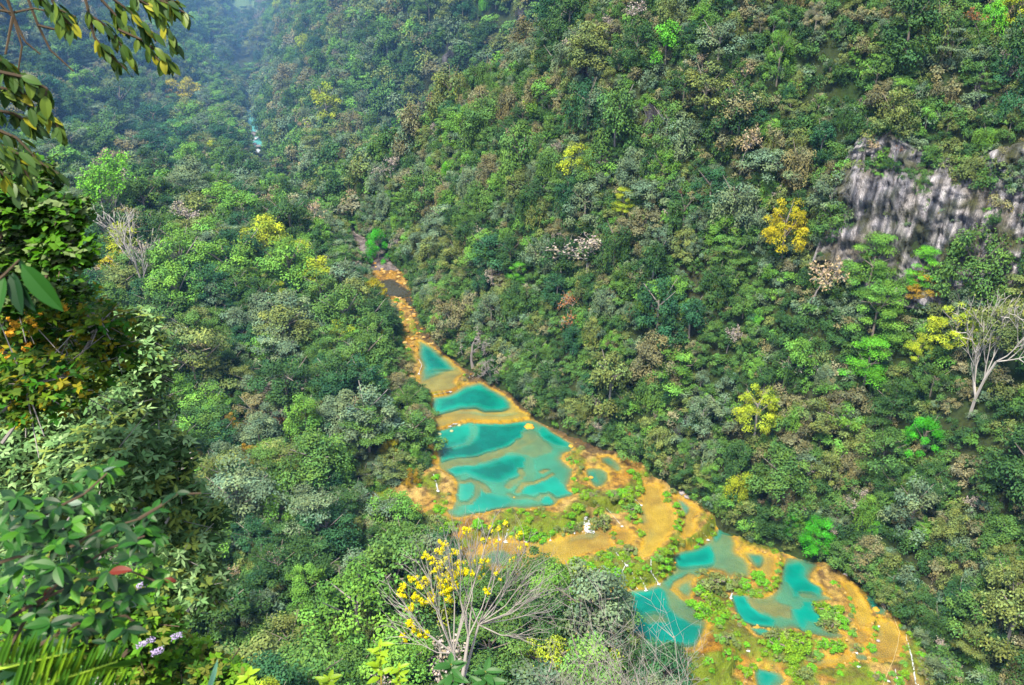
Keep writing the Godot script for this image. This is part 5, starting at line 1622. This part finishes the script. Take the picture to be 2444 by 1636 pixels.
func big_leaf_shrub(leaves: Array):
	var dist := 3.6
	var o := along(60, 1420, dist)
	var t := thing("broad_leaf_shrub", o, "glossy shrub with large oval green leaves in rosettes close to the lookout", "shrub")
	var ms := [gloss_leaf("glossy leaf", Color(0.0091, 0.0455, 0.00455)), gloss_leaf("deep glossy leaf", Color(0.00325, 0.01885, 0.00455)), gloss_leaf("light glossy leaf", Color(0.02438, 0.0845, 0.004875)), gloss_leaf("rust leaf", Color(0.065, 0.008125, 0.0026)), gloss_leaf("pale leaf back", Color(0.065, 0.0975, 0.0715))]
	var S := Soup.new()
	for pts in [[-20, 1620, 60, 1480, 150, 1380, 260, 1310, 345, 1280], [-20, 1500, 100, 1430, 200, 1390, 300, 1360, 400, 1400], [-20, 1400, 80, 1350, 180, 1300, 230, 1270, 330, 1240], [-20, 1300, 60, 1260, 130, 1215, 200, 1180, 255, 1130], [330, 1240, 380, 1210, 420, 1180, 480, 1178], [60, 1560, 180, 1490, 300, 1470, 340, 1500], [-20, 1350, 40, 1330, 100, 1330]]:
		S = Soup.new()
		twig_path(S, pts, dist, 0.007, o)
		part("stem", S.mesh(), bark("dark"), t)
	var spots_ := [600, 110, 700, 120, 740, 80, 290, 310, 390, 360, 560, 250, 620, 300, 60, 400, 130, 530, 380, 620, 540, 690, 780, 480, 830, 450, 960, 400, 1040, 380, 980, 500, 1060, 560, 800, 600, 930, 600, 1030, 700, 740, 800, 1040, 790, 1110, 850, 1200, 260, 770, 1000, 830, 1010, 900, 960, 270, 860, 340, 900, 150, 760, 60, 700, 430, 1130, 150, 1230, 60, 1330, 100, 1480, 720, 1280, 860, 1190, 480, 460, 420, 200, 200, 620, 20, 560, 660, 560, 620, 850, 20, 900, 240, 1080, 560, 1200, 40, 1120, 100, 300, 200, 480, 330, 500, 460, 560, 260, 700, 380, 760, 520, 780, 640, 740, 880, 700, 100, 620, 60, 520, 460, 330, 540, 400, 700, 620, 860, 880, 640, 950, 500, 880, 380, 1000, 160, 980, 90, 820, 340, 1150, 240, 1240, 640, 1100, 760, 1130, 420, 1290, 300, 420, 160, 420, 680, 350, 560, 330, 910, 520]
	for i in range(0, spots_.size(), 2):
		var c := along(spots_[i] * 0.3507, 1086 + spots_[i + 1] * 0.3507, dist + rnd(-.35, .35)) - o
		var n := rng.randi_range(6, 9) if spots_[i] < 1150 else 3
		var a0 := rnd(0, TAU)
		for k in n:
			var a := a0 + TAU * k / n + rnd(-.3, .3)
			var lf := part("leaf", leaves[rng.randi() % leaves.size()], ms[pick([4.0, 0, 3.2, 1, 1.4, 2, 0.08, 3, 0.12, 4])], t, c)
			aim(lf, Vector3(cos(a), rnd(-0.75, 0.35), sin(a) * 0.8 + 0.15), Vector3(rnd(-.4, .4), 1, rnd(0, .7)))
			lf.basis = lf.basis.scaled_local(Vector3.ONE * rnd(0.045, 0.08))
	# a long dangling leaf cluster higher up
	var o3 := along(20, 700, 3.2)
	var d := thing("long_leaf_twig", o3, "twig with five long pointed green leaves at the frame edge below the bush", "branch")
	var Q := Soup.new()
	twig_path(Q, [-30, 690, 10, 655, 45, 620], 3.2, 0.006, o3)
	part("twig", Q.mesh(), bark("dark"), d)
	for e in [[45, 618, 30, 55], [50, 630, 95, 115], [30, 650, 15, 100], [10, 660, -20, 90], [48, 640, 60, 60], [20, 655, 60, 90]]:
		var a := along(e[0], e[1], 3.2) - o3
		var b := along(e[0] + e[2], e[1] + e[3], 3.2 + rnd(-.05, .05)) - o3
		var lf := part("leaf", leaves[rng.randi() % leaves.size()], ms[pick([1.0, 0, 1.0, 1])], d, a)
		aim(lf, b - a, Vector3(0, 0.7, 1))
		lf.basis = lf.basis.scaled_local(Vector3(0.7, 1, 1) * (b - a).length())

func leaf_mass(S: Soup, cx: float, cy: float, rx: float, ry: float, dist: float, n: int, ln: float, wd: float, o: Vector3, cols: Array, droop := 0.3):
	# a rounded bough: leaves in rosettes on its shell
	var c := along(cx, cy, dist) - o
	var k := dist / 2131.0
	var i := 0
	while i < n:
		var d := rdir()
		var r := pow(rng.randf(), 0.4)
		var p: Vector3 = c + Vector3(d.x * rx * k * r, d.y * ry * k * r, d.z * (rx + ry) * 0.5 * k * r)
		var base: Color = cols[rng.randi() % cols.size()]
		var a0 := rnd(0, TAU)
		for q in 5:
			var a := a0 + TAU * q / 5.0 + rnd(-.35, .35)
			var al := Vector3(cos(a), rnd(-droop - 0.3, 0.35 - droop), sin(a))
			var tone := rnd(0.65, 1.0)
			S.leaf(p, (Vector3(0, 1, 0.15) + rdir() * 0.55).normalized(), al, ln * rnd(.7, 1.3), wd * rnd(.8, 1.2), scl(base, tone))
			i += 1

func lookout_trees():
	rng.seed = 97
	# round leaved bush, upper left
	for e in [
		["bush", 10.0, "bush of rounded bright green leaves at the upper frame edge", [[40, 430, 90, 60, 700], [20, 560, 90, 80, 900], [40, 490, 90, 60, 900], [140, 510, 60, 40, 420], [60, 580, 100, 60, 900], [150, 600, 70, 45, 500], [100, 690, 90, 60, 800], [20, 660, 80, 90, 800], [185, 490, 30, 20, 90], [200, 515, 20, 16, 60]], 0.072, 0.058, [Color(0.02475, 0.07838, 0.00495), Color(0.04125, 0.1072, 0.00825), Color(0.01238, 0.03713, 0.00495), Color(0.006188, 0.02063, 0.004125), Color(0.07838, 0.1114, 0.04125)], "dark"],
		["bush", 11.0, "tangle of yellow orange flowers and thin grey twigs under the rounded leaf bush", [[40, 730, 110, 70, 700], [170, 720, 70, 50, 350], [60, 920, 130, 80, 800], [60, 780, 110, 50, 500], [160, 800, 110, 60, 500], [40, 850, 90, 60, 450], [240, 770, 80, 45, 300], [120, 900, 140, 60, 700], [270, 830, 70, 60, 350]], 0.085, 0.045, [Color(0.0187, 0.0715, 0.00528), Color(0.05984, 0.11, 0.0088), Color(0.0374, 0.066, 0.0088), Color(0.1088, 0.1, 0.0064), Color(0.00935, 0.033, 0.00528)], "twig"],
		["tree", 14.0, "dark grey green leaved tree filling the slope beside the lookout", [[330, 800, 60, 70, 700], [345, 880, 60, 60, 600], [60, 980, 130, 90, 1500], [200, 1000, 130, 90, 1500], [320, 990, 90, 80, 900], [90, 1110, 150, 90, 1500], [250, 1110, 140, 90, 1500], [380, 1090, 80, 70, 800], [430, 1180, 60, 50, 500], [330, 1220, 120, 80, 1100], [470, 1250, 70, 60, 500], [150, 1240, 150, 90, 1200], [430, 1330, 80, 60, 700], [400, 1420, 100, 60, 800], [490, 1400, 60, 50, 350]], 0.13, 0.05, [Color(0.05704, 0.1165, 0.03902), Color(0.08775, 0.1665, 0.06003), Color(0.03071, 0.06656, 0.02101), Color(0.1404, 0.2218, 0.09004), Color(0.01755, 0.03883, 0.01201), Color(0.1053, 0.1442, 0.03002)], "twig"],
		["bush", 9.0, "low leafy bank of mixed green plants at the bottom left of the lookout", [[60, 1560, 120, 60, 900], [200, 1540, 110, 60, 800], [330, 1560, 90, 60, 700], [430, 1590, 90, 60, 700], [250, 1440, 110, 60, 700], [130, 1450, 100, 60, 600], [520, 1620, 70, 40, 400], [360, 1490, 70, 50, 450]], 0.065, 0.04, [Color(0.0364, 0.104, 0.0072), Color(0.0182, 0.052, 0.0072), Color(0.0624, 0.1352, 0.0096), Color(0.0104, 0.026, 0.00576), Color(0.0728, 0.0884, 0.0144)], "dark"]]:
		var dist: float = e[1]
		var m: Array = e[3]
		var o := along(m[0][0], m[0][1], dist)
		var t := thing("lookout_" + e[0], o, e[2], e[0])
		var S := Soup.new()
		var T := Soup.new()
		var root := Vector3(-1.5, -6.0, 0.8)
		for b in m:
			var dd := dist + rnd(-1.2, 1.2)
			leaf_mass(S, b[0], b[1], b[2], b[3], dd, b[4] * 2.1, e[4], e[5], o, e[6])
			var c := along(b[0], b[1], dd) - o
			var j := root.lerp(c, 0.55) + rdir() * 0.3
			j = c + Vector3(-0.8, -0.9, 0.5) * b[2] * dd / 2131.0 + rdir() * 0.1
			T.tube(j, c, 0.022, 0.01, 5, grey(0.8))
			for q in (9 if e[7] == "twig" else 3):
				var d := (rdir() + Vector3(0.9, 0.1, 0)).normalized()
				T.tube(c - d * 0.15, c + d * b[2] * dd / 2131.0 * rnd(0.7, 1.35), 0.012, 0.004, 3, grey(rnd(.8, 1)))
		var f := part("foliage", S.mesh(), leaf_mat("lookout leaves", Color(1, 1, 1), 0.22, 0.6), t)
		tag(f, "", "", "", "stuff")
		tag(part("branch", T.mesh(), bark(e[7]), t), "", "", "", "stuff")
		if e[2].begins_with("tangle"):
			var mat := leaf_mat("orange petals", Color(0.28, 0.14, 0.01), 0.3)
			var F := Soup.new()
			for q in 26:
				var d := rdir()
				F.leaf(d * rnd(0, .045), d, rdir(), 0.035, 0.025, grey(rnd(.75, 1)))
			var fm := F.mesh()
			for q in 18:
				var hot: Array = [[50, 800], [30, 845], [90, 850], [140, 910], [190, 745], [160, 880], [60, 770], [80, 745]][rng.randi() % 8]
				var p := along(hot[0] + rnd(-38, 38), hot[1] + rnd(-20, 20), dist - 0.9 + rnd(-.4, .4)) - o
				var fl := part("flower_cluster", fm, mat, t, p)
				fl.scale = Vector3.ONE * rnd(0.6, 1.5)

func fronds():
	rng.seed = 99
	var o := along(40, 1640, 3.0)
	var t := thing("palm_frond", o, "yellow green palm fronds with narrow leaflets in the bottom corner", "palm")
	var g := [leaf_mat("frond green", Color(0.08, 0.15, 0.0075), 0.3), leaf_mat("frond deep green", Color(0.025, 0.075, 0.006), 0.3)]
	var lf := blade(1.0, 0.085, 0.12, Color(1, 1, 1), 0.85)
	for e in [[20, 1660, 280, 1580, 24], [-20, 1600, 160, 1560, 16], [60, 1690, 300, 1640, 18]]:
		var a := along(e[0], e[1], 3.0) - o
		var b := along(e[2], e[3], 2.9) - o
		var S := Soup.new()
		S.tube(a, b, 0.006, 0.002, 5, grey(0.9))
		part("stalk", S.mesh(), leaf_mat("frond stalk", Color(0.2, 0.3, 0.03), 0.0), t)
		for k in e[4]:
			var u: float = (k + 1.0) / float(e[4])
			for s in [-1, 1]:
				var l := part("leaflet", lf, g[rng.randi() % 2], t, a.lerp(b, u))
				aim(l, (b - a).normalized() * 0.55 + Vector3(0, 0.75 * s + 0.25, 0.3 * s) + rdir() * 0.08, Vector3(0, 0.4, 1))
				l.basis = l.basis.scaled_local(Vector3.ONE * lerpf(0.17, 0.09, u))
	# upright sprouts along the bottom edge
	var big := []
	for v in 3: big.append(blade(1.0, rnd(0.34, 0.42), rnd(0.1, 0.3), Color(1, 1, 1), 0.85))
	var light := gloss_leaf("sprout leaf", Color(0.11, 0.18, 0.006))
	var deep := gloss_leaf("laurel leaf", Color(0.015, 0.055, 0.01))
	for e in [[905, 1600, 6.0, 0.105, light, 1540, "yellow green sprout of upright oval leaves at the bottom edge"], [790, 1628, 5.5, 0.10, light, 1620, "low yellow green sprout left of the upright one"], [600, 1625, 6.0, 0.09, light, 1612, "small yellow leaved sprout near the blue green blade"], [1078, 1610, 5.0, 0.12, deep, 1585, "dark glossy laurel sprout below the yellow flowering tree"], [1160, 1630, 5.0, 0.12, deep, 1602, "second dark glossy laurel sprout at the bottom edge"], [955, 1618, 6.0, 0.08, light, 1595, "thin stemmed lime sprout beside the upright sprout"]]:
		var c := along(e[0], 1700, e[2])
		var top := along(e[0] + rnd(-8, 8), e[5], e[2]) - c
		var s := thing("sprout", c, e[6], "plant")
		var S := Soup.new()
		S.tube(Vector3(0, -0.4, 0), top, 0.008, 0.004, 5, grey(0.9))
		part("stem", S.mesh(), leaf_mat("sprout stem", Color(0.2, 0.16, 0.03), 0.0), s)
		for k in 15:
			var a := k * 2.4 + rnd(-.2, .2)
			var l := part("leaf", big[k % 3], e[4], s, top * (1.0 - 0.035 * k))
			aim(l, Vector3(cos(a), rnd(0.0, 0.8), sin(a)), Vector3(0, 1, 0.3))
			l.basis = l.basis.scaled_local(Vector3.ONE * (e[3] as float) * rnd(0.6, 1.0))
	var bo := along(492, 1660, 4.0)
	var bl := thing("blade_leaf", bo, "single upright blue green blade leaf at the bottom edge", "plant")
	var bm := blade(1.0, 0.2, -0.25, Color(1, 1, 1), 0.8)
	var bp := part("leaf", bm, gloss_leaf("blue green blade", Color(0.07, 0.17, 0.11)), bl)
	var tip := along(532, 1578, 4.0) - bo
	aim(bp, tip, Vector3(-0.6, 0.3, 1))
	bp.basis = bp.basis.scaled_local(Vector3.ONE * tip.length())
	# lilac flower spikes below the big leaves
	for e in [[345, 1535, 30, "largest"], [375, 1555, 22, "second"], [340, 1395, 20, "highest"], [420, 1520, 16, "smallest"]]:
		var q := along(e[0], e[1], 8.0)
		var F := Soup.new()
		for k in e[2] * 5:
			var d := rdir()
			var u := rnd(-1, 1)
			F.leaf(Vector3(u * e[2] * 0.0026, u * e[2] * 0.0014 + d.y * 0.025, d.z * 0.025), d, rdir(), 0.016, 0.012, grey(rnd(0.5, 1)))
		tag(part("flower_spike", F.mesh(), leaf_mat("lilac petals", Color(0.28, 0.23, 0.37), 0.3), self, q), e[3] + " lilac flower spike among the leaves below the big leaved shrub", "flower", "lilac flower spikes near the lookout")

func _ready():
	nz.seed = 3; nz.frequency = 0.012; nz.fractal_octaves = 4
	nf.seed = 8; nf.frequency = 0.02; nf.fractal_octaves = 4; nf.fractal_gain = 0.55
	nc.seed = 14; nc.frequency = 0.012; nc.fractal_octaves = 3
	set_view_and_light()
	set_banks()
	build_terrain()
	build_terraces()
	make_kinds()
	for P in pools:
		var c := Vector2.ZERO
		for q in P.outline: c += q / P.outline.size()
		marks.append([SHORT[pools.find(P)], Vector3(c.x, P.y, c.y)])
	build_cliff()
	build_river_stones()
	build_falls()
	build_terrace_plants()
	build_ground_cover()
	plant_named_trees()
	sow()
	edge_trees()
	grow_forest()
	grow_undergrowth()
	build_near_branches()
	far_haze()


const SHORT := ["dark pool at the cascade head", "small dark pool", "highest turquoise pool", "orange rimmed pool", "largest turquoise pool", "long amber pool", "round amber basin", "little terrace basin", "thin shaded basin", "yellow tongue pool", "narrow slope pool",
	"big lower pool", "shaded small pool", "broad green blue pool", "green puddle pool", "yellow channel", "fallen trunk pool", "yellow end pool", "small yellow basin", "half hidden amber basin", "milky basin", "branch screened pool"]

func far_haze():                           # blue air standing in the far end of the valley
	var f := FogVolume.new()
	f.name = "haze"
	f.size = Vector3(1100, 420, 890)
	f.position = Vector3(-250, 190, -785)
	var m := FogMaterial.new()
	m.density = 0.00045
	m.albedo = Color(0.52, 0.74, 1.0)
	f.material = m
	add_child(f)
	tag(f, "blue haze hanging in the far end of the valley", "", "", "stuff")

func set_view_and_light():
	var cam := Camera3D.new()
	cam.name = "camera"
	cam.position = EYE
	cam.rotation_degrees = Vector3(-PITCH, 0, 0)
	cam.fov = FOV
	cam.near = 0.1
	cam.far = 4000.0
	var at := CameraAttributesPhysical.new()
	at.frustum_focal_length = 12.0 / tan(deg_to_rad(FOV / 2))
	at.frustum_focus_distance = 230.0
	at.frustum_near = 0.1
	at.frustum_far = 4000.0
	at.exposure_aperture = 5.6
	cam.attributes = at
	add_child(cam)
	var env := Environment.new()
	env.background_mode = Environment.BG_SKY
	var sky := Sky.new()
	var sm := ProceduralSkyMaterial.new()
	sm.sky_top_color = Color(0.80, 0.86, 0.95)
	sm.sky_horizon_color = Color(0.92, 0.95, 1.0)
	sm.sky_curve = 0.25
	sm.ground_bottom_color = Color(0.18, 0.22, 0.16)
	sm.ground_horizon_color = Color(0.5, 0.55, 0.55)
	sm.sky_energy_multiplier = 0.52
	sky.sky_material = sm
	env.sky = sky
	env.tonemap_mode = Environment.TONE_MAPPER_LINEAR
	env.tonemap_exposure = 11.2
	env.sdfgi_enabled = true
	env.ssao_enabled = true
	env.ssil_enabled = true
	env.fog_enabled = true
	env.fog_density = 0.00006
	env.fog_light_color = Color(0.45, 0.68, 1.0)
	env.volumetric_fog_enabled = true
	env.volumetric_fog_density = 0.0
	var we := WorldEnvironment.new()
	we.name = "world_environment"
	we.environment = env
	add_child(we)
	var sun := DirectionalLight3D.new()
	sun.name = "sun"
	sun.light_energy = 0.5
	sun.light_angular_distance = 10.0
	sun.light_color = Color(1.0, 0.96, 0.88)
	sun.shadow_enabled = true
	sun.rotation_degrees = Vector3(-62, -35, 0)
	add_child(sun)
